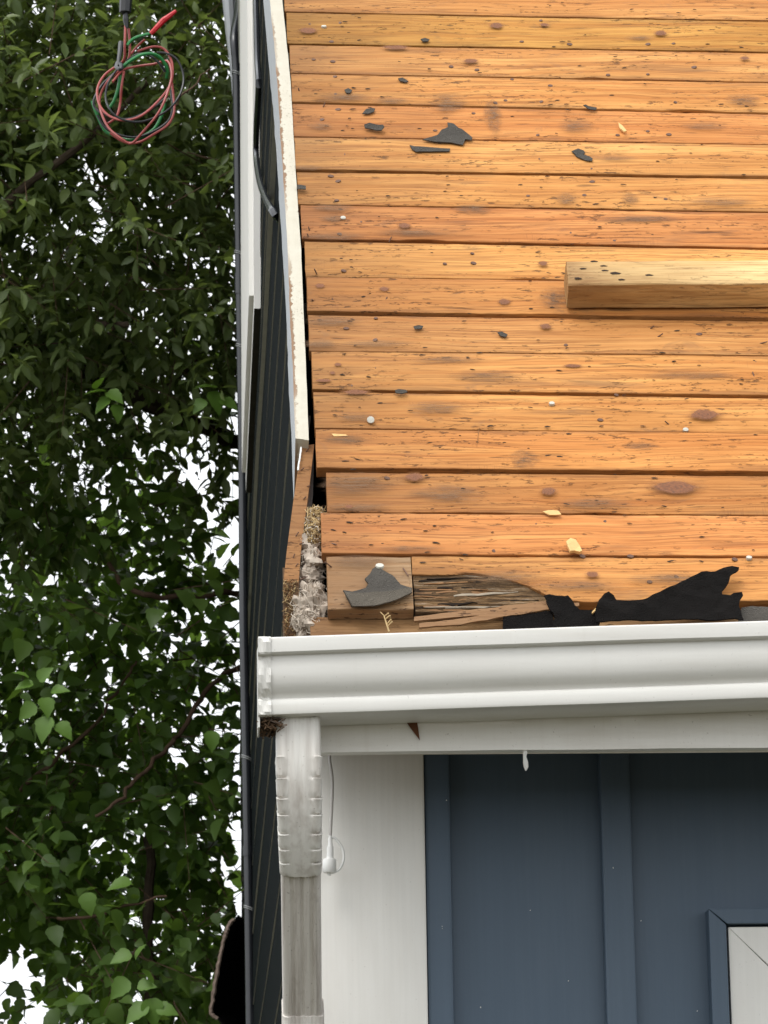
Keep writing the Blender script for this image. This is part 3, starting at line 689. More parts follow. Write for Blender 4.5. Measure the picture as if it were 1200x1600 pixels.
# strips of torn paint curl left on the lower piece; bare wood rafter end splayed outwards
bw_l = [(470, 697), (466, 730), (458, 785), (448, 861), (443, 907)]
bw_r = [(491, 694), (487, 730), (479, 793), (470.6, 856), (466.5, 912)]
def seg_pts(l, nlift): return [roof(x, y, nlift) for x, y in l]
m = MB(); L = seg_pts(dens(bw_l, 3), -0.012); Rr = seg_pts(dens(bw_r, 3), -0.012); dn = -EN * 0.10
for i in range(len(L) - 1):
    m.hexa([L[i] + dn, Rr[i] + dn, Rr[i + 1] + dn, L[i + 1] + dn, L[i], Rr[i], Rr[i + 1], L[i + 1]])
rt_end = m.build('rafter_end', M['bare'], house, bevel=0.0); rt_end['label'] = 'bare brown rafter end left of the fluff'
rt_end.color = (1.0, .92, .85, 1)
# crumbling plumb-cut end: many short fibres
a, b = L[-1], Rr[-1]; zlow = a.z - 0.085
m = MB()
m.hexa([(a.x, a.y - .004, zlow), (b.x, b.y - .004, zlow), (b.x, b.y + .05, zlow), (a.x, a.y + .05, zlow), (a.x, a.y - .004, a.z - .006), (b.x, b.y - .004, b.z - .006), (b.x, b.y + .05, b.z + .03), (a.x, a.y + .05, a.z + .03)])
for k in range(420):
    t = random.random(); zt = random.uniform(0, 1); p = Vector((a.x + (b.x - a.x) * t, a.y - 0.005 - random.random() * .003, zlow + (a.z - zlow) * zt))
    d = Vector((random.uniform(-1, 1), random.uniform(-.5, -.05), random.uniform(-1, 1))).normalized() * random.uniform(.003, .008)
    m.tube([p - d * .5, p + d * .5], [.0006, .0003], 3, mi=random.choice([0, 1, 2]), cap=False)
m.build('rotten_rafter_tip', [M['duff'], M['bare'], M['straw']], house)['label'] = 'crumbling rotten tip of the rafter end'
# white strip of torn paint along the outer arris of the rafter end
m = MB(); pts = [roof(x - 0.6 + 1.2 * mnoise.noise((y * .1, 0, 0)), y, -0.006) for x, y in dens([(471, 699), (469, 716), (466, 735)], 8)]
m.tube(pts, [.0013 + .001 * abs(mnoise.noise((i * .9, 1, 0))) for i in range(len(pts))], 5); m.build('paint_sliver', M['caulk'], house)
# small bent nails standing in the rafter end
nail_m = MB()
for (x, y, l, an) in [(466, 715, 7, -20), (478, 706, 8, 30), (470, 735, 7, 10), (480, 760, 8, -40), (474, 780, 6, 20), (462, 838, 8, 40), (468, 850, 9, -25), (470, 866, 8, -50), (458, 872, 7, 60), (462, 885, 6, 30)]:
    p = roof(x, y, -0.012); d = (AXX * math.cos(R(an)) + EN * 0.9 + ES * math.sin(R(an))).normalized() * l / 1100
    m = MB(); m.tube([p, p + d], .0009, 5); m.build('bent_nail', M['nail'], house)

# ------------------------------------------------------------------ fluff and nest in the open corner
def blob(name, pts, mat, seed, amp=0.35, fibres=0, fmats=None, **kw):
    # pts: list of (px, py, lift, radius m); one lumpy merged mesh plus stray fibres
    m = MB(); mats = [mat] + (fmats or [])
    for k, (x, y, lf, r_) in enumerate(pts):
        c = roof(x, y, lf); n0 = len(m.v); nu, nv = 26, 16
        for j in range(nv + 1):
            for i in range(nu):
                th, ph = math.pi * j / nv, 2 * math.pi * i / nu
                d = Vector((math.sin(th) * math.cos(ph), math.sin(th) * math.sin(ph), math.cos(th)))
                rr = r_ * (1 + amp * mnoise.noise(d * 1.7 + Vector((seed, k, 0))) + amp * .6 * mnoise.noise(d * 4 + Vector((seed, k, 3))) + amp * .45 * mnoise.noise(d * 9 + Vector((seed, k, 3))) + amp * .35 * mnoise.noise(d * 19 + Vector((seed, k, 3))))
                m.v.append(c + d * rr)
        for j in range(nv):
            for i in range(nu): m.f.append((n0 + j * nu + i, n0 + j * nu + (i + 1) % nu, n0 + (j + 1) * nu + (i + 1) % nu, n0 + (j + 1) * nu + i)); m.m.append(0)
    for k in range(fibres):
        x, y, lf, r_ = random.choice(pts); c = roof(x, y, lf)
        d = Vector((random.gauss(0, 1), random.gauss(-.8, .7), random.gauss(.1, 1))).normalized(); p = c + d * r_ * random.uniform(.75, 1.05)
        tdir = Vector((random.gauss(0, 1), random.gauss(0, 1), random.gauss(0, 1.3))).normalized(); ln = random.uniform(.006, .022)
        q = [p + tdir * ln * (t - .5) + d * (.003 * math.sin(t * 3)) + Vector((random.gauss(0, .0012), random.gauss(0, .0012), random.gauss(0, .0012))) for t in (0, .33, .66, 1)]
        m.tube(q, [.0005, .0006, .0005, .0002], 3, mi=random.randint(0, len(mats) - 1), cap=False)
    return m.build(name, mats, smooth=True, **kw)
M['fibre_pale'] = plain('pale_fibre', (0.62, 0.55, 0.46), 0.9, 0.1, 0.2, 100)
blob('insulation_wad', [(478, 865, -.035, .020), (486, 880, -.03, .018), (490, 855, -.04, .017), (480, 905, -.04, .018), (488, 935, -.035, .02), (478, 950, -.035, .021), (492, 958, -.04, .020), (483, 975, -.035, .018), (474, 968, -.03, .013), (500, 965, -.045, .014)],
     M['fluff'], 3, 0.6, 650, [M['fibre_pale']], label='matted grey insulation wad bulging from the open roof corner', cat='insulation')
blob('straw_nest', [(494, 806, -.012, .010), (491, 820, -.014, .011), (488, 835, -.018, .011), (496, 830, -.02, .01), (490, 848, -.022, .009)],
     M['straw'], 9, 0.45, 520, [M['duff'], M['fibre_pale'], M['straw']], label='clump of dry straw nest above the grey insulation', cat='nest')
# brown debris clogged under the gutter's end
m = MB(); c0 = Vector((gx0 + .012, YG + .05, zg(gx0) - .108))
for k in range(260):
    p = c0 + Vector((random.uniform(-.008, .02), random.uniform(-.03, .03), random.uniform(-.009, .006))); d = Vector((random.gauss(0, 1), random.gauss(0, 1), random.gauss(0, .6))).normalized() * random.uniform(.003, .008)
    m.tube([p - d, p + d], [.0011, .0006], 4, mi=random.choice([0, 0, 1]))
m.build('debris_clump', [M['duff'], M['bark']], label='dark brown debris clump under the gutter end', cat='debris')

# ------------------------------------------------------------------ loose timber lying on the roof
s1 = us(1050, 488)[1]; d_ = ray(1050, 449.5); pt = hit(1050, 449.5, RO + ES * s1, ES); tt_ = (pt - RO).dot(EN); s2 = us(1050, 412.5, tt_)[1]
uTL = us(886, 470, .02)[0]; uTR = URIGHT - .3
rot_ = (us(1200, 486)[1] - us(890, 488)[1]) / (us(1200, 486)[0] - us(890, 488)[0])
nn = 90; prof_t = [(0, 0), (0, .3), (0, .7), (0.0, .955), (.03, .99), (.07, 1.0), (.35, 1.003), (.65, 1.003), (.93, 1), (.97, .985), (1, .95), (1, .5), (1, 0)]
vs_ = []; uv = []; W_ = s2 - s1
for i in range(nn + 1):
    t = i / nn; u = (t ** 1.5) * (uTR - uTL)
    for k, (a, b) in enumerate(prof_t):
        endw = max(0, 1 - u / .05)
        s = a * W_ + rot_ * u + .0012 * mnoise.noise((u * 9, a * 3, b * 3)) + (0.003 * endw * (a < .1) * b)
        z_ = b * tt_ + .0012 * mnoise.noise((u * 11, a * 4, b * 4 + 5)) - 0.003 * endw * endw * (b > .9) * (1 - a) + (0.002 if b == 0 else 0)
        x_ = u + (0.0022 * mnoise.noise((a * 5, b * 5, 2)) if i == 0 else 0)
        vs_.append((x_, s, z_)); uv.append((u, .08 + .84 * (a if b > .9 else b)))
npt = len(prof_t); fs = [(i * npt + j, i * npt + (j + 1) % npt, (i + 1) * npt + (j + 1) % npt, (i + 1) * npt + j) for i in range(nn) for j in range(npt)]
fs += [tuple(range(npt))[::-1], tuple(nn * npt + j for j in range(npt))]
me = mesh('timber', vs_, fs); bm = bmesh.new(); bm.from_mesh(me); bmesh.ops.recalc_face_normals(bm, faces=bm.faces); bm.to_mesh(me); bm.free()
uvl = me.uv_layers.new(name='UVMap'); li = np.zeros(len(me.loops), int); me.loops.foreach_get('vertex_index', li); uvl.data.foreach_set('uv', np.array(uv)[li].ravel())
tim = link('timber', me, M['timber'], label='pale square timber lying across the orange roof planks', cat='timber', mw=ROOFM @ Matrix.Translation((uTL, s1, 0.006)))
for p in me.polygons: p.use_smooth = True
me.set_sharp_from_angle(angle=R(35))
tim.color = (1, 1, 1, 1)
# old nail holes and knots in the timber's end
def disc_mesh(name, a, b, h=0.0004, n=12, jitter=.15, seed=0):
    vs_ = [(0, 0, h)]
    for ring, (f, z_) in enumerate(((.6, h), (1, h - .0007 if h else 0))):
        for i in range(n):
            an = 2 * math.pi * i / n; r_ = f * (1 + jitter * mnoise.noise((math.cos(an) * 1.5, math.sin(an) * 1.5, seed + ring * .1)))
            vs_.append((a * r_ * math.cos(an), b * r_ * math.sin(an), z_))
    fs = [(0, 1 + i, 1 + (i + 1) % n) for i in range(n)] + [(1 + i, 1 + n + i, 1 + n + (i + 1) % n, 1 + (i + 1) % n) for i in range(n)]
    me = mesh(name, vs_, fs)
    for p in me.polygons: p.use_smooth = True
    return me
M['hole'] = plain('nail_hole_stain', (0.055, 0.038, 0.028), 0.8, 0.1, 0.5, 200)
hole_me = disc_mesh('nail_hole', .0045, .0022, .0003, 9, .5, 4); hole_me.materials.append(M['hole'])
for (x, y, sx) in [(910, 425, 1.1), (942, 421, 1.4), (944, 428, 1.2), (960, 432, 1.7), (902, 440, 1.2), (970, 442, 1.1), (1013, 435, 1.3), (927, 413.5, 1.2)]:
    u, s = us(x, y, tt_); mw = ROOFM @ Matrix.Translation((u, s, tt_ + .0067)) @ Matrix.Diagonal((sx, sx * .9, 1, 1)); link('nail_hole', hole_me, M['hole'], tim, mw=mw)

# ------------------------------------------------------------------ knots and nails set in the planks
KN = [(481, 51, 29, 9), (775, 43, 22, 9), (850, 42, 15, 5), (735, 98.5, 26, 7), (618, 77, 42, 6), (1032, 55, 20, 8), (1163, 94, 16, 5),  (632, 356, 21, 8), (600, 455, 16, 7), (788, 475, 20, 9), 
      (852, 513, 20, 8), (528, 573, 12, 5), (519, 586, 9, 5), (1100, 651, 50, 16),  (647, 749, 34, 12), (857, 771, 26, 12), (1055, 765, 78, 22), (925, 901, 22, 9), (545, 795, 14, 6), (555, 616, 44, 7), (505, 598, 26, 5), 
        (500, 450, 16, 7),  (848, 415, 16, 7),     (895, 575, 30, 5)]
kmesh = []
for s in range(4):
    me = disc_mesh('knot', 1, 1, .0, 20, .0, s * 7.3); me.materials.append(M['knot']); kmesh.append(me)
for k, (x, y, w_, h_) in enumerate(KN):
    (ua, sa), (ub, _) = us(x - w_ / 2, y), us(x + w_ / 2, y); sc_ = us(x, y - h_ / 2)[1] - us(x, y + h_ / 2)[1]
    mw = ROOFM @ Matrix.Translation(((ua + ub) / 2, sa, .0045)) @ Matrix.Diagonal(((ub - ua) / 2 * 1.6, sc_ / 2 * 1.75, .001, 1)); 
    link('knot', kmesh[k % 4], M['knot'], roofo, mw=mw)
ST = [(700, 165, 60, 36), (770, 185, 30, 60), (885, 314, 40, 22), (740, 330, 60, 18), (650, 366, 130, 16), (520, 372, 100, 14), (520, 328, 70, 14), (870, 470, 60, 40), (985, 314, 30, 20), (1130, 318, 110, 16), (500, 540, 60, 14), (520, 505, 90, 18), (520, 345, 50, 12), (820, 720, 50, 30), (700, 775, 130, 34), (560, 760, 120, 40), (560, 795, 110, 16), (930, 790, 130, 20), (560, 880, 110, 20), (640, 860, 110, 12), (790, 905, 150, 22), (900, 918, 160, 20), (1050, 908, 150, 22), (610, 160, 60, 12), (540, 155, 90, 14), (900, 200, 60, 24), (1000, 62, 50, 10), (1160, 160, 60, 22), (1000, 345, 160, 14), (555, 655, 70, 18), (540, 690, 70, 16), (500, 200, 40, 14), (480, 265, 50, 10), (760, 590, 120, 20), (700, 565, 120, 14), (1080, 590, 160, 14), (680, 640, 90, 22), (1000, 700, 60, 14), (590, 540, 120, 12), (960, 250, 80, 10), (1100, 200, 80, 14)]
for k, (x, y, w_, h_) in enumerate(ST):
    (ua, sa), (ub, _) = us(x - w_ / 2, y), us(x + w_ / 2, y); sc_ = us(x, y - h_ / 2)[1] - us(x, y + h_ / 2)[1]
    if k == 0: stm = disc_mesh('stain', 1, 1, .0, 16, .0, 3.3); stm.materials.append(M['stain'])
    link('stain', stm, M['stain'], roofo, mw=ROOFM @ Matrix.Translation(((ua + ub) / 2, sa, .0041)) @ Matrix.Diagonal(((ub - ua) / 2 * 1.2, sc_ / 2 * 1.2, .001, 1)))
def nail_mesh():
    m = bpy.data.meshes.new('nail'); n = 10; vs_ = []
    for r_, z_ in ((.0046, -.002), (.0048, .0002), (.0044, .0012)):
        for i in range(n): an = 2 * math.pi * i / n; vs_.append((r_ * math.cos(an), r_ * math.sin(an), z_))
    vs_.append((0, 0, .0015)); fs = [(r * n + i, r * n + (i + 1) % n, (r + 1) * n + (i + 1) % n, (r + 1) * n + i) for r in range(2) for i in range(n)] + [(2 * n + i, 2 * n + (i + 1) % n, 3 * n) for i in range(n)]
    m.from_pydata(vs_, [], fs); m.update(); return m
nm = nail_mesh(); nm.materials.append(M['nail']); nmb = nail_mesh(); nmb.materials.append(M['nail_bright'])
NA = [(485, 39), (518, 66), (530, 37), (544, 52), (560, 64), (490, 94), (520, 97), (522, 121), (533, 126), (492, 148), (523, 148), (528, 172), (502, 188), (510, 198), (535, 205), (519, 241), (535, 243), (544, 263), (555, 253), (564, 261), (517, 276), (528, 284), (526, 314), (532, 328), (540, 351), (563, 348), (532, 367), (537, 424), (562, 426), (546, 439), (564, 451), (552, 463), (548, 482), (499, 501), (550, 500), (587, 498), (541, 514), (586, 532), (555, 541), (591, 569), (549, 578), (590, 577), (547, 604), (593, 631), (555, 678), (568, 687), (560, 688), (601, 692), (604, 715), (562, 725), (605, 748), (546, 815), (607, 815), (594, 809), (594, 851),
      (845, 33), (815, 66), (890, 70), (865, 74), (850, 43), (745, 110), (705, 105), (800, 125), (975, 107), (905, 104), (950, 118), (860, 135), (790, 158), (870, 158), (955, 150), (775, 162), (845, 160), (740, 178), (800, 183), (655, 202), (680, 205), (840, 212), (965, 212), (690, 245), (820, 255), (845, 250), (892, 257), (922, 265), (700, 290), (812, 290), (825, 307), (925, 285), (913, 306), (930, 320), (695, 300), (865, 353), (960, 377), (890, 365), (1020, 368), (1127, 356), (738, 397), (695, 413), (740, 412), (840, 395), (880, 428), (980, 460),
      (1012, 70), (1052, 69), (1105, 70), (1158, 75), (1084, 106), (1012, 117), (1056, 161), (1126, 164), (1166, 167), (1012, 206), (1045, 211), (1110, 255), (1142, 254), (1024, 310), (1040, 312), (935, 487), (1092, 523), (1057, 518), (1034, 552), (884, 540), (978, 563), (987, 605), (864, 560), (1180, 565), (1184, 567), (963, 618), (938, 657), (939, 667), (1004, 667), (1006, 684), (1050, 712), (1011, 724), (1022, 748), (1037, 792), (947, 816), (840, 820), (1110, 838), (1130, 834), (1150, 814), (773, 862), (985, 870), (910, 870), (1047, 878), (1095, 878), (1148, 875), (1057, 902), (1015, 910), (720, 875), (660, 880), (900, 850)]
for k, (x, y) in enumerate(NA):
    u, s = us(x, y); sc_ = random.uniform(.6, .95); mw = ROOFM @ Matrix.Translation((u, s, .0012)) @ Matrix.Rotation(random.uniform(-.35, .35), 4, 'Y') @ Matrix.Diagonal((sc_ * random.uniform(.9, 1.25), sc_ * .8, .45, 1))
    if k % 5 < 3: link('nail', nm, M['nail'], roofo, mw=mw)
    else: link('nail_hole', hole_me, M['hole'], roofo, mw=mw @ Matrix.Translation((0, 0, .0015)))
rh = random.Random(5)
for k in range(170):
    x = rh.choice([rh.gauss(540, 26), rh.gauss(690, 60), rh.gauss(850, 30), rh.gauss(965, 40), rh.gauss(1120, 50)]); y = rh.uniform(6, 935)
    if x < 515 or x > 1230 or (880 < x and 400 < y < 500) or y > 880: continue
    u, s = us(x, y); c_ = rh.uniform(.35, .8); link('nail_hole', hole_me, M['hole'], roofo, mw=ROOFM @ Matrix.Translation((u, s, .0040)) @ Matrix.Rotation(rh.uniform(-.3, .3), 4, 'Z') @ Matrix.Diagonal((c_ * rh.uniform(.8, 1.6), c_ * rh.uniform(.7, 1.2), 1, 1)))
for (x, y) in [(862, 633), (536, 343), (1170, 874), (506, 44), (1071, 674)]:
    u, s = us(x, y); mw = ROOFM @ Matrix.Translation((u, s, .003)) @ Matrix.Rotation(random.uniform(-.3, .3), 4, 'X') @ Matrix.Diagonal((.9, .7, 1.3, 1)); link('nail', nmb, M['nail_bright'], roofo, mw=mw)
def shank(x, y, dx, dy, h, mat=M['nail']):
    p = roof(x, y, 0); q = roof(x + dx, y + dy, h); m = MB(); m.tube([p, q], [.0011, .0009], 5); m.build('bent_nail', mat, roofo)
for a in [(468, 336, -2, -7, .006), (484, 362, -2, -8, .006), (482, 370, -2, -5, .005), (608, 378, 4, -8, .006), (495, 428, -4, -8, .008), (492, 471, -5, -3, .006), (522, 474, -3, -8, .004), (600, 474, 5, -10, .004), (468, 144, -2, -7, .006), (505, 168, 3, -8, .006), (1016, 514, 6, -5, .006), (1027, 527, 9, -6, .006), (1187, 537, 12, -3, .005), (1180, 595, -4, -14, .004), (630, 888, 8, 12, .006), (518, 886, -10, -8, .01), (514, 848, 12, 3, .005), (470, 905, 10, -4, .012), (1045, 663, -6, -5, .004), (1130, 700, 3, -9, .003)]:
    shank(*a)

# ------------------------------------------------------------------ felt scraps and chips lying about
def scrap(name, outline, lift, mat, label, cat, thick=0.0016, curl=0.002, group=None, sub=1, seed=0, tilt=None):
    bm = bmesh.new(); P = []
    for (x, y) in outline:
        u, s = us(x, y, lift); P.append((u, s))
    # roughen outline
    Q = []
    for i in range(len(P)):
        a, b = P[i], P[(i + 1) % len(P)]; ln = math.hypot(a[0] - b[0], a[1] - b[1]); nn = max(1, int(ln / 0.006))
        for k in range(nn):
            t = k / nn; j = .0011 if k else .0004
            Q.append((a[0] + (b[0] - a[0]) * t + j * mnoise.noise((a[0] * 50 + k * 2.3, seed, 1)) * 1.2, a[1] + (b[1] - a[1]) * t + j * mnoise.noise((a[0] * 50 + k * 2.3, seed, 7)) * 1.2))
    cu = sum(q[0] for q in Q) / len(Q); cs = sum(q[1] for q in Q) / len(Q)
    vsb = [bm.verts.new((q[0] - cu, q[1] - cs, 0)) for q in Q]; f = bm.faces.new(vsb)
    if f.normal.z < 0: f.normal_flip()
    bmesh.ops.triangulate(bm, faces=bm.faces[:])
    for _ in range(sub): bmesh.ops.subdivide_edges(bm, edges=[e for e in bm.edges if e.calc_length() > .012], cuts=1, use_grid_fill=False); bmesh.ops.triangulate(bm, faces=bm.faces[:])
    for v in bm.verts:
        c = v.co; z_ = curl * (mnoise.noise((c.x * 22, c.y * 30, seed)) + .55 * mnoise.noise((c.x * 60, c.y * 60, seed + 3)) + .6)
        if tilt: z_ += max(0, tilt[0] + tilt[1] * c.x + tilt[2] * c.y)
        c.z = max(z_, 0.0)
    g = bmesh.ops.extrude_face_region(bm, geom=bm.faces[:]); 
    for e in g['geom']:
        if isinstance(e, bmesh.types.BMVert): e.co.z += thick
    bmesh.ops.recalc_face_normals(bm, faces=bm.faces)
    me = bpy.data.meshes.new(name); bm.to_mesh(me); bm.free()
    return link(name, me, mat, label=label, cat=cat, group=group, mw=ROOFM @ Matrix.Translation((cu, cs, lift)))
G1 = 'scraps of felt left on the planks'
scrap('felt_scrap', [(660, 220), (684, 212), (690, 204), (700, 200), (699, 193), (708, 194), (716, 201), (722, 203), (738, 216), (737, 220), (727, 219), (723, 228), (705, 224), (680, 223)], .004, M['felt'], 'largest grey felt scrap, arrow-shaped, high on the planks', 'felt scrap', group=G1, seed=1, curl=.0008)
scrap('felt_scrap', [(640, 228), (648, 230), (690, 233), (703, 234), (702, 238), (690, 238), (650, 239), (644, 235)], .003, M['felt'], 'long thin grey felt strip just under the arrow-shaped scrap', 'felt scrap', group=G1, seed=2, curl=.0012)
scrap('felt_scrap', [(893, 238), (903, 234), (912, 237), (914, 240), (911, 243), (920, 246), (926, 249), (925, 253), (915, 252), (901, 246)], .003, M['felt'], 'comma-shaped grey felt scrap right of the arrow-shaped one', 'felt scrap', group=G1, seed=3, curl=.0012)
scrap('felt_scrap', [(569, 198), (577, 196), (586, 198), (598, 200), (600, 203), (596, 207), (580, 204), (570, 202)], .004, M['felt'], 'short curled felt strip left of the arrow-shaped scrap', 'felt scrap', group=G1, seed=4, curl=.004, tilt=(0, .25, 0))
scrap('felt_scrap', [(566, 179), (572, 172), (580, 170), (586, 171), (584, 176), (576, 179)], .003, M['felt'], 'small leaf-shaped felt scrap above the short curled strip', 'felt scrap', group=G1, seed=5, curl=.001)
scrap('felt_scrap', [(538, 142), (544, 139), (550, 142), (547, 147), (541, 147)], .003, M['felt'], 'tiny felt scrap nearest the top of the rake board', 'felt scrap', group=G1, seed=6, curl=.001)
scrap('felt_scrap', [(657, 63), (664, 60.5), (671, 63), (668, 66), (661, 66.5)], .003, M['felt'], 'tiny dark felt scrap on the second plank from the top', 'felt scrap', group=G1, seed=7, curl=.001)
scrap('felt_scrap', [(622, 124), (629, 123), (638, 128), (634, 130), (625, 128)], .003, M['felt'], 'tiny felt scrap at the joint below the third plank', 'felt scrap', group=G1, seed=8, curl=.001)
scrap('felt_scrap', [(911, 168), (915, 167), (920, 169), (932, 169), (931, 173), (920, 173)], .0035, M['felt'], 'small black-ended felt scrap on the joint at upper right', 'felt scrap', group=G1, seed=9, curl=.003)
scrap('felt_scrap', [(464, 290), (471, 290.5), (478, 292), (478, 297), (470, 296.5), (464, 297)], .006, M['felt'], 'dark felt tab sticking out beside the rake board', 'felt scrap', group=G1, seed=10, curl=.001)
scrap('felt_scrap', [(617, 612), (622, 610.5), (634, 611), (637, 614), (628, 616.5), (618, 616)], .005, M['felt'], 'small dark felt scrap lying on the mid-roof joint', 'felt scrap', group=G1, seed=11, curl=.002)
scrap('felt_scrap', [(646, 512), (654, 510), (661, 511), (659, 515), (648, 516)], .003, M['felt'], 'small folded felt scrap on the plank left of the timber', 'felt scrap', group=G1, seed=12, curl=.002)
scrap('felt_scrap', [(777, 521), (784, 520), (793, 524), (790, 528), (782, 526)], .003, M['felt'], 'small felt scrap on the plank below the timber end', 'felt scrap', group=G1, seed=13, curl=.001)
scrap('shingle_scrap', [(582, 892), (588, 888), (598, 894), (613, 902), (626, 916), (644, 922), (643, 929), (610, 941), (585, 947), (549, 949), (536, 925), (550, 928), (571, 922), (576, 915), (570, 908), (578, 900)], .004, M['felt'], 'torn grey shingle piece nailed on the weathered corner board', 'shingle', thick=.003, curl=.002, seed=14)
scrap('shingle_flap', [(538, 926), (552, 929), (600, 926), (642, 920), (644, 928), (610, 942), (585, 948), (551, 950)], .0085, felt_mat('tan_backed_felt', (0.12, 0.105, 0.085), .9), 'folded lower flap of the torn grey shingle piece', 'shingle', thick=.002, curl=.002, seed=15)
u, s = us(593, 891); link('roofing_nail', nmb.copy(), M['nail_bright'], label='pale roofing nail head above the grey shingle piece', cat='nail', mw=ROOFM @ Matrix.Translation((u, s, .008)) @ Matrix.Rotation(-.3, 4, 'X') @ Matrix.Scale(1.25, 4))
u, s = us(579, 661); link('roofing_nail', nmb.copy(), M['nail_bright'], label='bent roofing nail with pale head below the mid-left planks', cat='nail', mw=ROOFM @ Matrix.Translation((u, s, .006)) @ Matrix.Rotation(.5, 4, 'X') @ Matrix.Scale(1.15, 4))
# black underlay torn up along the gutter
scrap('torn_underlay', [(930, 980), (929, 962), (935, 948), (943, 937), (950, 935), (958, 939), (962, 945), (975, 946), (990, 947), (1000, 946), (1012, 941), (1030, 934), (1045, 928), (1060, 918), (1070, 911), (1080, 906), (1095, 901), (1110, 901), (1117, 899), (1130, 893), (1143, 889), (1154, 893), (1153, 897), (1140, 908), (1137, 919), (1127, 932), (1127, 937), (1140, 938), (1145, 934), (1158, 932), (1160, 937), (1155, 945), (1153, 955), (1160, 980)], .012, M['felt_black'], 'big jagged black underlay flap rising from the gutter', 'underlay', thick=.002, curl=.006, sub=2, seed=21, tilt=(.006, 0, -.06))
scrap('torn_underlay', [(862, 985), (866, 965), (858, 955), (850, 934), (858, 932), (868, 934), (882, 935), (887, 934), (893, 940), (898, 950), (906, 956), (930, 957), (938, 970), (935, 985)], .007, M['felt_black'], 'smaller charcoal underlay piece left of the big black flap', 'underlay', thick=.002, curl=.004, sub=2, seed=22)
scrap('torn_underlay', [(785, 985), (786, 966), (800, 964), (835, 961), (852, 957), (863, 958), (866, 985)], .003, M['felt_black'], 'flat dark underlay strip at the gutter below the splinters', 'underlay', thick=.002, curl=.002, sub=1, seed=23)
scrap('torn_underlay', [(1150, 985), (1158, 952), (1175, 949), (1200, 951), (1260, 950), (1330, 953), (1330, 985)], .004, M['felt'], 'low grey underlay strip at the right edge above the gutter', 'underlay', thick=.002, curl=.002, sub=1, seed=24)
# long splinters split off the lowest board, chips
def splinter(pts, wpx, lift, mat, label, name='splinter', cat='splinter', lifts=None):
    m = MB(); P = dens(pts, 5); n = len(P)
    for i in range(n - 1):
        def q(k):
            x, y = P[k]; t = k / (n - 1); ww = wpx * (0.35 + 1.0 * math.sin(math.pi * min(1, .12 + t * .8)) ** .7) / 2 * (1 + .3 * mnoise.noise((k * .7, wpx, lift * 99))); lf = lift + (lifts or 0) * t
            return roof(x, y + ww, lf), roof(x, y - ww, lf)
        a, b = q(i); c, d = q(i + 1); m.hexa([a - EN * .003, c - EN * .003, d - EN * .003, b - EN * .003, a, c, d, b])
    o = m.build(name, mat, label=label, cat=cat); return o
splinter([(647, 967), (700, 961), (760, 955), (830, 946), (862, 940)], 7, .003, M['wood_grey'], 'upper long splinter split from the rotten lowest board')
splinter([(655, 977), (720, 971), (790, 958), (850, 949), (905, 944)], 7, .008, M['wood_grey'], 'lower long splinter running into the black underlay')
splinter([(745, 698), (747, 680), (749, 667)], 4, .004, M['bare'], 'short upright splinter stuck on a mid-roof plank')
splinter([(865, 716), (870, 709), (866, 700)], 3, .003, M['bare'], 'tiny bent splinter on the plank below the timber')
splinter([(925, 957), (935, 948), (942, 941)], 3, .016, M['chip'], 'small pale splinter beside the big underlay flap')
scrap('wood_chip', [(884, 853), (891, 848), (899, 850), (905, 858), (909, 867), (905, 869), (897, 867), (890, 869), (886, 860)], .003, M['chip'], 'pale split wood chip on the second plank from the bottom', 'wood chip', thick=.005, curl=.005, seed=31)
scrap('wood_chip', [(848, 801), (856, 799), (872, 800), (877, 806), (858, 806)], .004, M['chip'], 'flat wood chip wedged in the joint above the lowest planks', 'wood chip', thick=.002, curl=.001, seed=32)
scrap('wood_chip', [(966, 194), (972, 199), (979, 208), (975, 209), (968, 203)], .003, M['chip'], 'small wood chip between the planks at upper right', 'wood chip', thick=.003, curl=.002, seed=33)
scrap('wood_chip', [(518, 679), (540, 680), (543, 682), (522, 683)], .0025, M['chip'], 'thin pale wood sliver beside the rake board foot', 'wood chip', thick=.001, curl=.001, seed=34)
# dry weed stalk by the gutter
m = MB(); b0 = roof(608, 985, .01)
stalk = [roof(608, 987, .012), roof(604, 975, .014), roof(600, 962, .016), roof(594, 956, .018)]
m.tube(stalk, [.0012, .001, .0008, .0005], 5)
for (x, y, x2, y2) in [(605, 975, 611, 968), (602, 968, 609, 962), (600, 964, 607, 958), (606, 978, 613, 971), (611, 968, 609, 962)]: m.tube([roof(x, y, .013), roof(x2, y2, .02)], [.0008, .0012], 4)
m.build('dry_stalk', M['straw'], label='dry straw-coloured weed stalk sprouting behind the gutter', cat='weed')

# ------------------------------------------------------------------ things on the gable side
# window box: casing seen edge-on
pn = onG(408, 482); yn = pn.y; pf = onG(393, 726)
proj = 0.0
po = hit(397, 482, Vector((0, yn, 0)), AXY); outw = XG - po.x
zb = pn.z
gw = empty('gable_window', (XG, yn + 1, zb)); gw.parent = house; gw.matrix_parent_inverse = house.matrix_basis.inverted()
yfar = min(pf.y, YB - .6)
m = MB(); m.hexa([(XG - outw, yn, zb), (XG + .02, yn, zb), (XG + .02, yfar, zb), (XG - outw, yfar, zb), (XG - outw, yn, zb + 2.6), (XG + .02, yn, zb + 2.6), (XG + .02, yfar, zb + 2.6), (XG - outw, yfar, zb + 2.6)], 0, (0, 1))
m.build('casing', [M['white_wood'], M['felt']], gw)  # white casing's underside takes the dark felt colour as painted shade
m = MB(); m.box(XG - outw - .012, XG - outw, yn + .05, yfar - .05, zb + .05, zb + 2.5); m.build('casing_trim', M['white_wood'], gw)
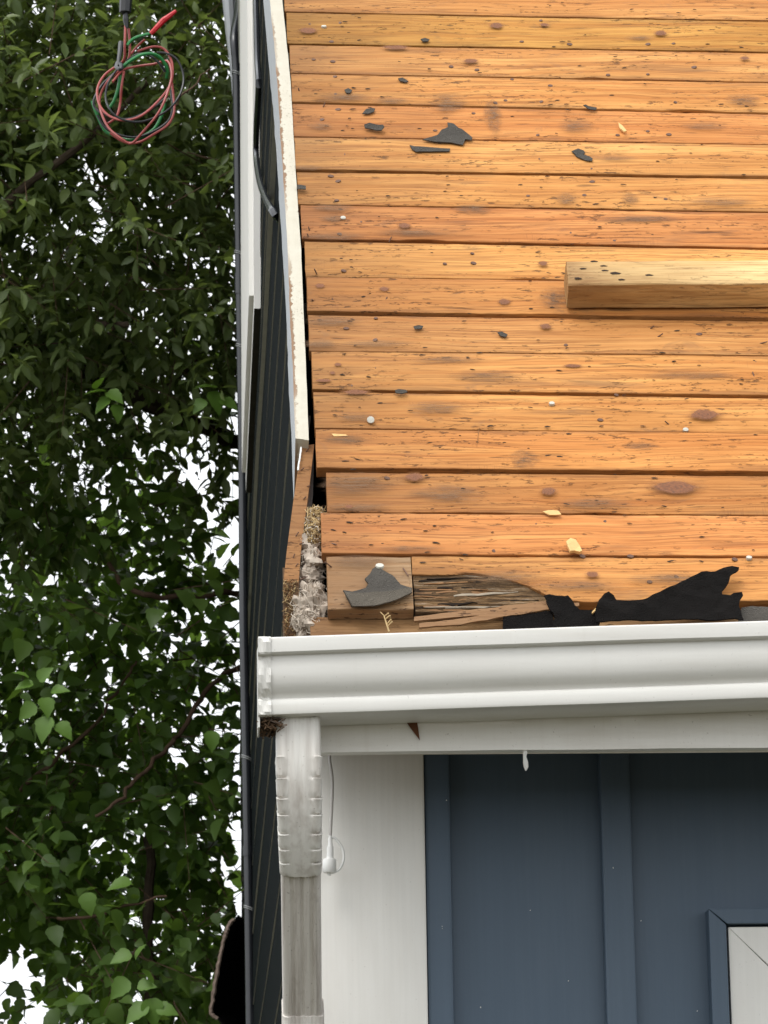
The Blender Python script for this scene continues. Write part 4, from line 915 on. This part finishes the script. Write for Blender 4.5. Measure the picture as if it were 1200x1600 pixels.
# black conduit on the gable, standing proud of the wall
ypipe = 10.6
cp = [(366, 60), (369.5, 110), (371.5, 240), (375, 480), (379, 720), (380.5, 960), (384, 1160), (388, 1380), (391, 1600), (392, 1700)]
pts = [onY(x, y, ypipe) for x, y in cp]; pts = pts + [Vector((pts[-1].x, ypipe, 0.1))]
top = [onY(374, -10, ypipe + .25), onY(371, 25, ypipe + .1)]
cond = MB(); cond.tube(spline(top + pts, 5), 0.0138, 12)
co_ = cond.build('conduit', M['black'], smooth=True, label='black vertical conduit pipe along the far edge of the gable wall', cat='pipe')
for y0, y1 in ((428, 460), (1322, 1338)):
    m = MB(); f_ = lambda y: np.interp(y, [c[1] for c in cp], [c[0] for c in cp]); m.tube([onY(f_(y0), y0, ypipe), onY(f_(y1), y1, ypipe)], .0165, 12); m.build('coupling', M['black'], co_, smooth=True)
for y0 in (114, 541, 1183, 1418, 395):
    for dd in (0, 3):
        m = MB(); f_ = lambda y: np.interp(y, [c[1] for c in cp], [c[0] for c in cp]); p = onY(f_(y0 + dd), y0 + dd, ypipe)
        m.tube([p + Vector((.0152 * math.cos(a), .0152 * math.sin(a), -.006 * math.cos(a))) for a in np.linspace(0, 2 * math.pi, 17)], .0014, 4, cap=False); m.build('wire_tie', M['tie'], co_)
# white downpipe and grey trim beside the conduit at the top
m = MB(); a = [onY(x, y, ypipe + .3) for x, y in ((355, -60), (357, 0), (360, 50), (364, 105), (366, 150))]
m.tube(a, [.02, .02, .016, .01, .006], 8); m.build('trim_strip', M['trim_grey'], house, smooth=True)
m = MB(); a = [onY(x, y, ypipe + .2) for x, y in ((371, -60), (372, 0), (372.5, 60), (374, 140))]
m.tube(a, .010, 8); m.build('white_pipe', M['white_wood'], house, smooth=True)
m = MB(); a = [onY(x, y, ypipe - .1) for x, y in ((376.5, -60), (377.5, 0), (378.5, 60), (379.5, 98))]
m.tube(a, .012, 8); m.build('grey_pipe', plain('olive_grey_paint', (.2, .2, .17), .6, .3), house, smooth=True)
# black cable wandering down the gable to the rake
cb = [(397, -30), (399.5, 0), (402, 90), (404, 135), (401, 195), (400, 240), (404.5, 277), (412, 303), (424, 327), (440, 347), (447, 352)]
pts = [onY(x, y, min(onG(x, y, .014).y, yn - .12)) for x, y in cb[:-2]] + [onG(440, 347, -.006)]
# keep a smooth depth: sample between neighbouring points
m = MB(); m.tube(spline(pts, 6), .0075, 8); m.build('cable', M['black'], smooth=True, label='thin black cable curving down the gable siding to the rake board', cat='cable')
# dark bent panel at the bottom left
yp = 11.4
ol = [(373, 1429), (366, 1436), (358, 1445), (354, 1455), (350, 1468), (345, 1490), (340, 1515), (335, 1545), (331, 1570), (330, 1584), (340, 1592), (350, 1605), (378, 1625)]
m = MB(); nA = 10
edge = [onY(x, y, yp) for x, y in ol]; inner = [Vector((XG - .01, yp + .35, p.z)) for p in edge]
for i in range(len(ol) - 1):
    for k in range(nA):
        def pt_(i, k):
            t = k / nA; p = edge[i].lerp(inner[i], t); return p + Vector((0, .03 * math.sin(t * math.pi), .02 * math.sin(t * 2.2)))
        q = [pt_(i, k), pt_(i + 1, k), pt_(i + 1, k + 1), pt_(i, k + 1)]
        m.hexa(q + [p + Vector((0, .012, 0)) for p in q])
bp = m.build('bent_panel', M['rust_panel'], label='blackened bent sheet panel projecting low behind the conduit', cat='panel')
m = MB(); m.tube([p + Vector((.004 * mnoise.noise((i * .8, 0, 0)), -.004, 0)) for i, p in enumerate(spline(edge[1:11], 4))], [.006 + .006 * abs(mnoise.noise((i * .5, 3, 0))) for i in range(len(spline(edge[1:11], 4)))], 6)
m.build('worn_edge', M['panel_edge'], bp)

# ------------------------------------------------------------------ light-string connector hanging in front of the corner board
yc = YCB - .03
con = empty('light_connector', onY(515, 1340, yc), 'white string-light plug with tethered cap hanging beside the downspout', 'connector')
def P_(x, y, dy=0.0): return onY(x, y, yc + dy)
m = MB(); m.tube(spline([P_(514.5, 1165, .01), P_(515.5, 1190), P_(519, 1215), P_(519, 1250), P_(517, 1290), P_(516, 1315)], 6), .0021, 8); m.build('cord', plain('grey_cord', (.42, .40, .38), .5, .4), con, smooth=True)
m = MB(); m.tube([P_(516, 1306), P_(516, 1312), P_(516, 1322), P_(516, 1323), P_(515.5, 1345)], [.0026, .0032, .0036, .0047, .005], 12); m.build('plug', M['plug'], con, smooth=True)
m = MB(); m.tube([P_(515, 1342), P_(515, 1344), P_(514.5, 1361), P_(514.5, 1364)], [.0083, .0094, .0094, .0075], 14); m.tube([P_(514.5, 1364), P_(514.5, 1368)], [.003, .0022], 8); m.build('cap', M['plug'], con, smooth=True)
m = MB(); m.tube(spline([P_(512, 1307), P_(517, 1307), P_(526, 1312), P_(535, 1326), P_(537, 1342), P_(531, 1357), P_(522, 1363), P_(516, 1363)], 6), .0019, 6); m.build('tether', M['plug'], con, smooth=True)

# ------------------------------------------------------------------ hanging wire coil
ywc = 5.6
def K(x, y, dy=0.0): return onY(x, y, ywc + dy)
coil = empty('wire_coil', K(215, 220), 'coil of red, black and green wire hanging in front of the tree', 'wire coil')
def strand(name, pts, mat, rad, lab=None):
    m = MB(); m.tube(spline([K(x, y, dy) for x, y, dy in pts], 6), rad, 7); m.build(name, M[mat], coil, smooth=True, label=lab)
rw = .0022
strand('red_strand', [(196, 40, 0), (195, 70, 0), (194, 92, .01), (184, 102, .02), (163, 118, .02), (152, 140, .01), (156, 165, 0), (172, 182, -.01), (195, 188, -.02), (222, 180, -.02), (250, 155, -.01), (267, 130, 0), (269, 100, .01), (258, 78, .02), (240, 73, .02), (215, 80, .01)], 'wire_red', rw)
strand('red_strand', [(201, 45, .01), (203, 80, .01), (196, 100, .015), (170, 125, .02), (156, 152, .03), (158, 175, .02), (170, 200, .01), (190, 217, 0), (205, 224, 0), (220, 210, -.01), (245, 180, -.02), (258, 155, -.02), (268, 120, -.01), (262, 96, 0), (240, 100, .01), (212, 104, .02), (192, 110, .02), (176, 128, .01)], 'wire_red', rw)
strand('red_strand', [(194, 112, 0), (190, 135, 0), (188, 160, .01), (182, 182, .01), (166, 195, .02)], 'wire_red', rw)
strand('red_strand', [(268, 125, .02), (271, 150, .02), (272, 175, .01), (262, 195, 0), (240, 210, 0), (218, 222, .01), (195, 222, .02), (172, 208, .02)], 'wire_red', rw)
strand('red_strand', [(205, 84, .02), (215, 72, .02), (226, 62, .01)], 'wire_red', rw * .9)
strand('black_strand', [(198, 95, -.01), (215, 85, -.02), (232, 86, -.02), (248, 98, -.02), (258, 112, -.01)], 'wire_black', rw)
strand('black_strand', [(186, 104, -.02), (170, 128, -.02), (165, 150, -.02), (170, 168, -.03), (182, 182, -.03), (205, 190, -.03), (230, 188, -.02), (262, 172, -.01), (281, 148, 0), (287, 120, .01), (278, 95, .01), (262, 84, .01), (245, 82, .01)], 'wire_black', rw * .85)
strand('black_strand', [(190, 105, .03), (162, 130, .035), (147, 155, .03), (150, 170, .03), (170, 182, .02), (200, 186, .02), (235, 172, .02), (262, 150, .02)], 'wire_black', rw)
strand('black_strand', [(267, 140, .03), (270, 170, .03), (262, 190, .03), (240, 205, .03), (215, 214, .03), (190, 212, .03), (165, 200, .035), (152, 180, .04)], 'wire_black', rw)
strand('green_strand', [(192, 104, -.03), (205, 94, -.035), (220, 86, -.035), (238, 84, -.03), (252, 92, -.02), (261, 108, -.01), (260, 122, 0)], 'wire_green', rw * 1.35)
strand('green_strand', [(188, 118, .02), (184, 140, .02), (178, 158, .025), (170, 170, .03)], 'wire_green', rw * 1.3)
strand('green_strand', [(258, 162, .04), (252, 182, .04), (242, 200, .04), (225, 212, .04), (205, 218, .04), (190, 215, .045), (165, 205, .05), (150, 175, .05), (144, 158, .05)], 'wire_green', rw * 1.35)
strand('green_strand', [(199, 71, .0), (204, 64, 0), (214, 58, 0), (236, 52, 0)], 'wire_green', rw * 1.2)
m = MB(); m.tube([K(235, 53), K(243, 45), K(255, 32), (K(266, 24)), K(275, 17)], [.0038, .0045, .0052, .0042, .003], 8); m.build('taped_end', M['tape_red'], coil, smooth=True, label='end wrapped in red tape')
m = MB(); m.tube(spline([K(187, 99, -.03), K(190, 103, -.045), K(188, 108, -.05), K(182, 105, -.03), K(184, 98, 0), K(189, 100, .03)], 5), .0035, 7); m.tube([K(184, 104, -.03), K(187, 85, -.02), K(189, 66, -.01)], [.0028, .0038, .0042], 8); m.build('tape_band', M['wire_black'], coil, smooth=True)
m = MB(); m.tube([K(198, 44), K(196.5, 30), K(196, 18)], [.003, .005, .004], 8); m.tube([K(196, 21), K(195.5, 19.5), K(196.5, 0), K(198, -30), K(200, -90)], [.006, .0098, .0105, .0105, .0105], 8)
m.build('connector_block', M['wire_black'], coil, smooth=False)
m = MB(); m.tube(spline([K(200, -85), K(215, -400, .1), K(330, -700, .8), Vector((XG - .01, 8.2, 6.6))], 10), .007, 8); m.build('drop_cable', M['wire_black'], coil, smooth=True)
# ------------------------------------------------------------------ trees beyond the gable
def leaf_mat(name, c1, c2, rough, trans):
    t = NT(name); oi = t.n('ShaderNodeAttribute'); oi.attribute_name = 'leafvar'; oi.attribute_type = 'GEOMETRY'
    c = t.coord(); f = t.noise(c, 60, 2)
    col = t.mix(oi.outputs['Fac'], c1, c2); col = t.mix(t.math('MULTIPLY', f, .3), col, tuple(v * .7 for v in c1))
    t.set(t.b, 'Base Color', col); t.b.inputs['Roughness'].default_value = rough; t.b.inputs['Specular IOR Level'].default_value = .42
    tr = t.n('ShaderNodeBsdfTranslucent'); t.l(t.mix(.5, col, (c2[0] * 1.6, c2[1] * 1.7, c2[2] * .6)), tr.inputs[0])
    mx = t.n('ShaderNodeMixShader'); mx.inputs[0].default_value = trans; t.l(t.b.outputs[0], mx.inputs[1]); t.l(tr.outputs[0], mx.inputs[2]); t.l(mx.outputs[0], t.out.inputs[0]); return t.m
M['leaf_a'] = leaf_mat('oval_leaf', (.105, .152, .052), (.225, .285, .105), .38, .44)
M['leaf_b'] = leaf_mat('broad_leaf', (.08, .15, .036), (.175, .275, .065), .4, .48)
M['leaf_new'] = leaf_mat('fresh_leaf', (.10, .20, .03), (.17, .30, .05), .5, .35)
# templates: x along the blade, y across, z up
def tpl(outline, fold, droop):
    # outline: (x, half width); midrib + both sides
    n = len(outline); V_ = []
    for x, hw in outline: V_.append((x, 0, -droop * x * x))
    for x, hw in outline[1:-1]: V_.append((x, hw, fold * hw - droop * x * x))
    for x, hw in outline[1:-1]: V_.append((x, -hw, fold * hw - droop * x * x))
    F_ = []; k = n - 2
    for s, off in ((1, n), (-1, n + k)):
        F_.append((0, 1, off) if s < 0 else (0, off, 1))
        for i in range(k - 1):
            q = (1 + i, 2 + i, off + i + 1, off + i); F_ += [(q[0], q[1], q[2]), (q[0], q[2], q[3])] if s < 0 else [(q[0], q[2], q[1]), (q[0], q[3], q[2])]
        F_.append((k, n - 1, off + k - 1) if s < 0 else (k, off + k - 1, n - 1))
    return np.array(V_), np.array(F_)
LA = tpl([(0, 0), (.14, .06), (.4, .185), (.68, .18), (.88, .09), (1, 0)], .35, .22)
LB = tpl([(0, 0), (.03, .2), (.2, .37), (.36, .40), (.42, .34), (.62, .31), (.66, .25), (.86, .11), (1, 0)], .25, .28)
def make_leaves(P, D, N, S, T, var):
    # returns verts, faces, per-vertex var
    V_, F_ = T; n = len(P); nv = len(V_)
    D = D / np.linalg.norm(D, axis=1, keepdims=True); N = N - D * (N * D).sum(1, keepdims=True); N /= np.linalg.norm(N, axis=1, keepdims=True); Sd = np.cross(N, D)
    W = P[:, None, :] + S[:, None, None] * (V_[None, :, 0:1] * D[:, None, :] + V_[None, :, 1:2] * Sd[:, None, :] + V_[None, :, 2:3] * N[:, None, :])
    Fc = (F_[None] + (np.arange(n) * nv)[:, None, None]).reshape(-1, 3)
    return W.reshape(-1, 3), Fc, np.repeat(var, nv)
def np_mesh(name, V_, F_, var=None):
    me = bpy.data.meshes.new(name); me.vertices.add(len(V_)); me.vertices.foreach_set('co', V_.astype(np.float32).ravel())
    me.loops.add(len(F_) * 3); me.loops.foreach_set('vertex_index', F_.astype(np.int32).ravel()); me.polygons.add(len(F_))
    me.polygons.foreach_set('loop_start', np.arange(0, len(F_) * 3, 3, dtype=np.int32)); me.update(calc_edges=True)
    me.polygons.foreach_set('use_smooth', np.ones(len(F_), bool))
    if var is not None: at = me.attributes.new('leafvar', 'FLOAT', 'POINT'); at.data.foreach_set('value', var.astype(np.float32))
    return me
def nz(P, sc, seed):
    return np.array([mnoise.noise((p[0] * sc + seed, p[1] * sc, p[2] * sc)) for p in P])
_r = np.array([rt, up, fw]); _c = np.array(CAM)
def pixels(P):
    q = (P - _c) @ _r.T; return 600 + F_PX * q[:, 0] / q[:, 2], 800 - F_PX * q[:, 1] / q[:, 2], q[:, 2]
def crown(center, rad, ntwig, leaves, size, T, twig_len, voids, seed, dens_sc, dens_cut, droop, xmax=.19):
    g = np.random.default_rng(seed); c = np.array(center); rd = np.array(rad)
    # twig bases in the ellipsoid, thinned by clumpy noise
    P = g.normal(size=(ntwig * 3, 3)); P /= np.linalg.norm(P, axis=1, keepdims=True); P *= g.random((len(P), 1)) ** (1 / 2.4); P = c + P * rd
    n1 = nz(P, dens_sc, seed); keep = n1 + g.normal(size=len(P)) * .12 > dens_cut; P = P[keep]
    for (vc, vr, amt) in voids:
        q = (((P - np.array(vc)) / np.array(vr)) ** 2).sum(1); P = P[(q > 1) | (g.random(len(P)) > amt)]
    P = P[P[:, 2] > 1.0]; P = P[P[:, 0] < xmax - .05][:ntwig]
    out = (P - c) / rd; D = out + g.normal(size=P.shape) * .55 + np.array([0, 0, -droop]); D /= np.linalg.norm(D, axis=1, keepdims=True)
    TL = twig_len * g.uniform(.6, 1.3, len(P))
    n = len(P); k = leaves; idx = np.repeat(np.arange(n), k); t = np.tile(np.linspace(.1, 1, k), n) + g.normal(size=n * k) * .03
    base = P[idx] + D[idx] * (t * TL[idx])[:, None]
    ang = np.tile(np.arange(k) * 2.4, n) + np.repeat(g.uniform(0, 6.28, n), k)
    e1 = np.cross(D, np.array([0, 0, 1.])); e1 /= np.linalg.norm(e1, axis=1, keepdims=True) + 1e-9; e2 = np.cross(D, e1)
    side = e1[idx] * np.cos(ang)[:, None] + e2[idx] * np.sin(ang)[:, None]
    LD = side * .9 + D[idx] * (.25 + .6 * t)[:, None] + g.normal(size=side.shape) * .25 + np.array([0, 0, -droop * .6])
    LN = np.array([0, -.25, 1.]) + g.normal(size=side.shape) * .5 - LD * .1
    S = size * g.uniform(.55, 1.2, n * k); var = np.clip(g.normal(.42, .27, n * k) + .25 * nz(base[::1] if len(base) < 400 else base, .9, seed + 3), 0, 1)
    ok = (base[:, 0] < np.where(base[:, 1] < 10.95, XG - .125, XG - .04)) | (base[:, 1] > 14.0)
    return base[ok], LD[ok], LN[ok], S[ok], var[ok], (P, D, TL)
def tree(name, label, center, rad, ntwig, leaves, size, T, mat, twig_len, voids, seed, dens_sc, dens_cut, droop, trunk, limbs, limb_mat, fresh=()):
    root = empty(name, (trunk[0][0], trunk[0][1], 0), label, 'tree', 'trees beyond the house')
    m = MB(); m.tube(spline(trunk, 6), list(np.interp(np.linspace(0, 1, (len(trunk) - 1) * 6 + 1), np.linspace(0, 1, len(trunk)), [.17, .14, .11, .07, .03][:len(trunk)] if len(trunk) <= 5 else np.linspace(.17, .03, len(trunk)))), 10); m.build('trunk', M['bark'], root, smooth=True)
    for pts, ra, rb, mt in limbs:
        sp = spline(pts, 6); sp = [p + Vector((.018 * mnoise.noise((i * .5, seed, 1)) + .006 * mnoise.noise((i * 1.4, seed, 6)), .02 * mnoise.noise((i * .4, seed, 2)), .012 * mnoise.noise((i * .4, seed, 3)))) for i, p in enumerate(sp)]
        m = MB(); m.tube(sp, [r_ * (1 + .28 * mnoise.noise((i * .55, seed, 8)) + .15 * mnoise.noise((i * 1.7, seed, 4))) for i, r_ in enumerate(np.linspace(ra, rb, len(sp)))], 8); m.build('branch', M[mt], root, smooth=True)
    P, D, N, S, var, tw = crown(center, rad, ntwig, leaves, size, T, twig_len, voids, seed, dens_sc, dens_cut, droop)
    px, py, dz = pixels(P); vis = (px > -5) & (px < 380) & (py > -5) & (py < 1605)
    order = np.where(vis)[0]; order = order[np.argsort(dz[order])][:260]
    single = np.zeros(len(P), bool); single[order] = True
    V_, F_, vv = make_leaves(P[~single], D[~single], N[~single], S[~single], T, var[~single])
    cr = link('crown', np_mesh('crown', V_, F_, vv), M[mat], root, kind='stuff')
    # nearest leaves as single parts, on shared blades
    blades = []
    for q in range(5):
        b = np_mesh('leaf', T[0] * np.array([1, 1 + .08 * (q - 2), 1 + .3 * (q - 2)]), T[1], np.full(len(T[0]), .15 + .17 * q)); b.materials.append(M[mat]); blades.append(b)
    for i in order:
        d = Vector(D[i]).normalized(); nn_ = Vector(N[i]); nn_ = (nn_ - d * nn_.dot(d)).normalized(); sdv = nn_.cross(d); s = S[i]; p = P[i]
        mw = Matrix(((d.x * s, sdv.x * s, nn_.x * s, p[0]), (d.y * s, sdv.y * s, nn_.y * s, p[1]), (d.z * s, sdv.z * s, nn_.z * s, p[2]), (0, 0, 0, 1)))
        link('leaf', blades[int(np.clip(var[i] * 5, 0, 4))], M[mat], root, mw=mw)
    # twigs, in one mesh
    TP, TD, TLn = tw; m = MB()
    px, py, dz = pixels(TP); vis = np.where((px > -60) & (px < 400) & (py > -60) & (py < 1660))[0]
    for i in vis[:700]:
        a = Vector(TP[i]); d = Vector(TD[i]); m.tube([a - d * .1, a + d * TLn[i] * .5, a + d * TLn[i]], [.0024, .0016, .0008], 4, cap=False)
    m.build('twigs', M[limb_mat], root, kind='stuff')
    # fresh bright shoots
    g = np.random.default_rng(seed + 5)
    nb = np_mesh('leaf', T[0], T[1], np.full(len(T[0]), .5)); nb.materials.append(M['leaf_new'])
    for (x, y, Y, dirpx, ln, sz) in fresh:
        d = (rt * dirpx[0] - up * dirpx[1] + fw * dirpx[2]).normalized(); p = onY(x, y, Y)
        s = sz; nn_ = (Vector((0, -.75, .8)) + Vector(g.normal(size=3) * .25)); nn_ = (nn_ - d * nn_.dot(d)).normalized(); sdv = nn_.cross(d)
        mw = Matrix(((d.x * s, sdv.x * s, nn_.x * s, p[0]), (d.y * s, sdv.y * s, nn_.y * s, p[1]), (d.z * s, sdv.z * s, nn_.z * s, p[2]), (0, 0, 0, 1)))
        link('leaf', nb, M['leaf_new'], root, mw=mw, label='bright fresh green leaf')
    return root
def A(x, y, Y): return onY(x, y, Y)
v1 = onY(285, 740, 13); v2 = onY(255, 610, 12.5); v3 = onY(330, 880, 13); v4 = onY(30, 1510, 13); v5 = onY(345, 1330, 13); v6 = onY(170, 560, 12); v7 = onY(200, 1400, 13); v8 = onY(100, 900, 13)
voids_b = [((v1.x, v1.y, v1.z), (.21, 2.4, .24), .96), ((v2.x, v2.y, v2.z), (.19, 2.4, .11), .92), ((v3.x, v3.y, v3.z), (.13, 2.4, .15), .85), ((v4.x, v4.y, v4.z), (.22, 2.4, .2), .95), ((v5.x, v5.y, v5.z), (.08, 2.4, .16), .6), ((v7.x, v7.y, v7.z), (.14, 2.4, .08), .6), ((v8.x, v8.y, v8.z), (.3, 2.4, .15), .4)]
v6a = onY(165, 540, 11); v1a = onY(270, 700, 11)
voids_a = [((v6a.x, v6a.y, v6a.z), (.06, 2.2, .06), .8), ((v1a.x, v1a.y, v1a.z), (.35, 2.4, .25), .6)]
ba = onY(190, 130, 11.2)
fr_b = [(45, 1060, 10.9, (-.7, -.5, -.3), 0, .055), (60, 1062, 10.9, (.6, -.6, -.3), 0, .06), (52, 1068, 10.9, (-1, .1, -.3), 0, .06), (70, 1090, 10.9, (.2, .6, -.5), 0, .07), (80, 1080, 10.9, (.9, -.2, -.3), 0, .06), (55, 1100, 10.9, (-.8, .7, -.2), 0, .07), (75, 1120, 10.9, (-.3, .9, -.5), 0, .085), (90, 1130, 10.9, (.6, .5, -.4), 0, .07),
        (330, 1142, 11.4, (.1, 1, -.5), 0, .07), (165, 612, 11.2, (-1, -.1, -.3), 0, .075), (168, 612, 11.2, (.6, .3, -.4), 0, .07), (172, 622, 11.2, (-.8, .6, -.3), 0, .07), (180, 632, 11.2, (.3, .9, -.4), 0, .065), (150, 608, 11.2, (.3, -.7, -.4), 0, .06),
        (330, 612, 11.3, (.5, .9, -.4), 0, .085), (338, 606, 11.3, (-.9, -.2, -.4), 0, .08), (345, 625, 11.3, (.8, .3, -.4), 0, .07), (320, 625, 11.3, (-.5, .5, -.4), 0, .06),
        (205, 1490, 11, (-.8, .2, -.3), 0, .07), (212, 1500, 11, (.3, -.9, -.3), 0, .06), (220, 1515, 11, (.7, .5, -.3), 0, .07), (200, 1530, 11, (-.7, .7, -.3), 0, .08), (235, 1560, 11, (.2, .9, -.4), 0, .09), (230, 1570, 11, (-.8, .5, -.4), 0, .085), (215, 1540, 11, (.8, -.1, -.3), 0, .06), (245, 1575, 11, (.9, .1, -.3), 0, .07),
        (135, 1395, 11.3, (.2, .9, -.4), 0, .075), (205, 1378, 11.3, (-1, .1, -.3), 0, .08)]
tree('broadleaf_tree', 'broad-leaved tree with bare brown limbs filling the lower left', (-.7, 13.0, 3.75), (1.9, 1.3, 1.85), 3900, 6, .072, LB, 'leaf_b', .26, voids_b, 41, 1.9, -.1, .35,
     [(-1.5, 13.6, 0), (-1.45, 13.5, 1.4), (-1.3, 13.3, 2.8), (-1.2, 13.1, 4.2), (-1.1, 13, 5.4)],
     [([A(-80, 470, 12.6), A(60, 540, 12.4), A(150, 585, 12.2), A(235, 630, 12.1), A(300, 660, 12.1), A(372, 690, 12.4), A(380, 694, 12.45)], .040, .026, 'bark'),
      ([A(240, 632, 12.1), A(262, 605, 12.0), A(290, 580, 12), A(318, 550, 12)], .012, .004, 'bark'),
      ([A(-60, 1330, 12.5), A(60, 1210, 12.4), A(135, 1145, 12.3), A(180, 1085, 12.4), A(215, 1030, 12.4)], .009, .004, 'twig'),
      ([A(150, 1275, 12.0), A(185, 1252, 12.0), A(215, 1215, 12.05), A(250, 1180, 12.1), A(285, 1140, 12.2), A(330, 1070, 12.3), A(376, 1042, 12.4)], .006, .010, 'twig'),
      ([A(170, 880, 12), A(195, 915, 12), A(235, 930, 12), A(300, 932, 12.1), A(374, 925, 12.25)], .008, .011, 'twig'),
      ([A(90, 1435, 11.9), A(150, 1432, 11.9), A(195, 1415, 12), A(260, 1400, 12)], .006, .004, 'twig'),
      ([A(235, 1800, 12.6), A(235, 1560, 12.6), A(232, 1420, 12.6), A(236, 1300, 12.7)], .022, .016, 'bark'),
      ([A(262, 710, 12.6), A(252, 745, 12.6), A(247, 800, 12.6)], .005, .003, 'bark'),
      ([A(262, 710, 12.6), A(275, 720, 12.6), A(290, 740, 12.6)], .003, .002, 'bark')], 'twig', fr_b)
tree('oval_leaf_tree', 'dense tree with small oval leaves filling the upper left', (-.75, 12.0, 6.05), (1.9, 1.15, 1.5), 5600, 9, .074, LA, 'leaf_a', .17, voids_a, 77, 1.7, -.3, .15,
     [(-1.9, 11.6, 0), (-1.85, 11.5, 2), (-1.6, 11.4, 4), (-1.3, 11.2, 5.8), (-1.1, 11.1, 7.4)],
     [([A(-120, 420, 11.3), A(-10, 330, 11.2), A(120, 230, 11.1), A(240, 120, 11.1)], .02, .008, 'bark'), ([A(270, 165, 10.6), A(300, 135, 10.6), A(330, 105, 10.6)], .004, .002, 'twig'), ([A(152, 505, 11.4), A(172, 510, 11.4), A(200, 505, 11.4)], .012, .010, 'bark')], 'twig')
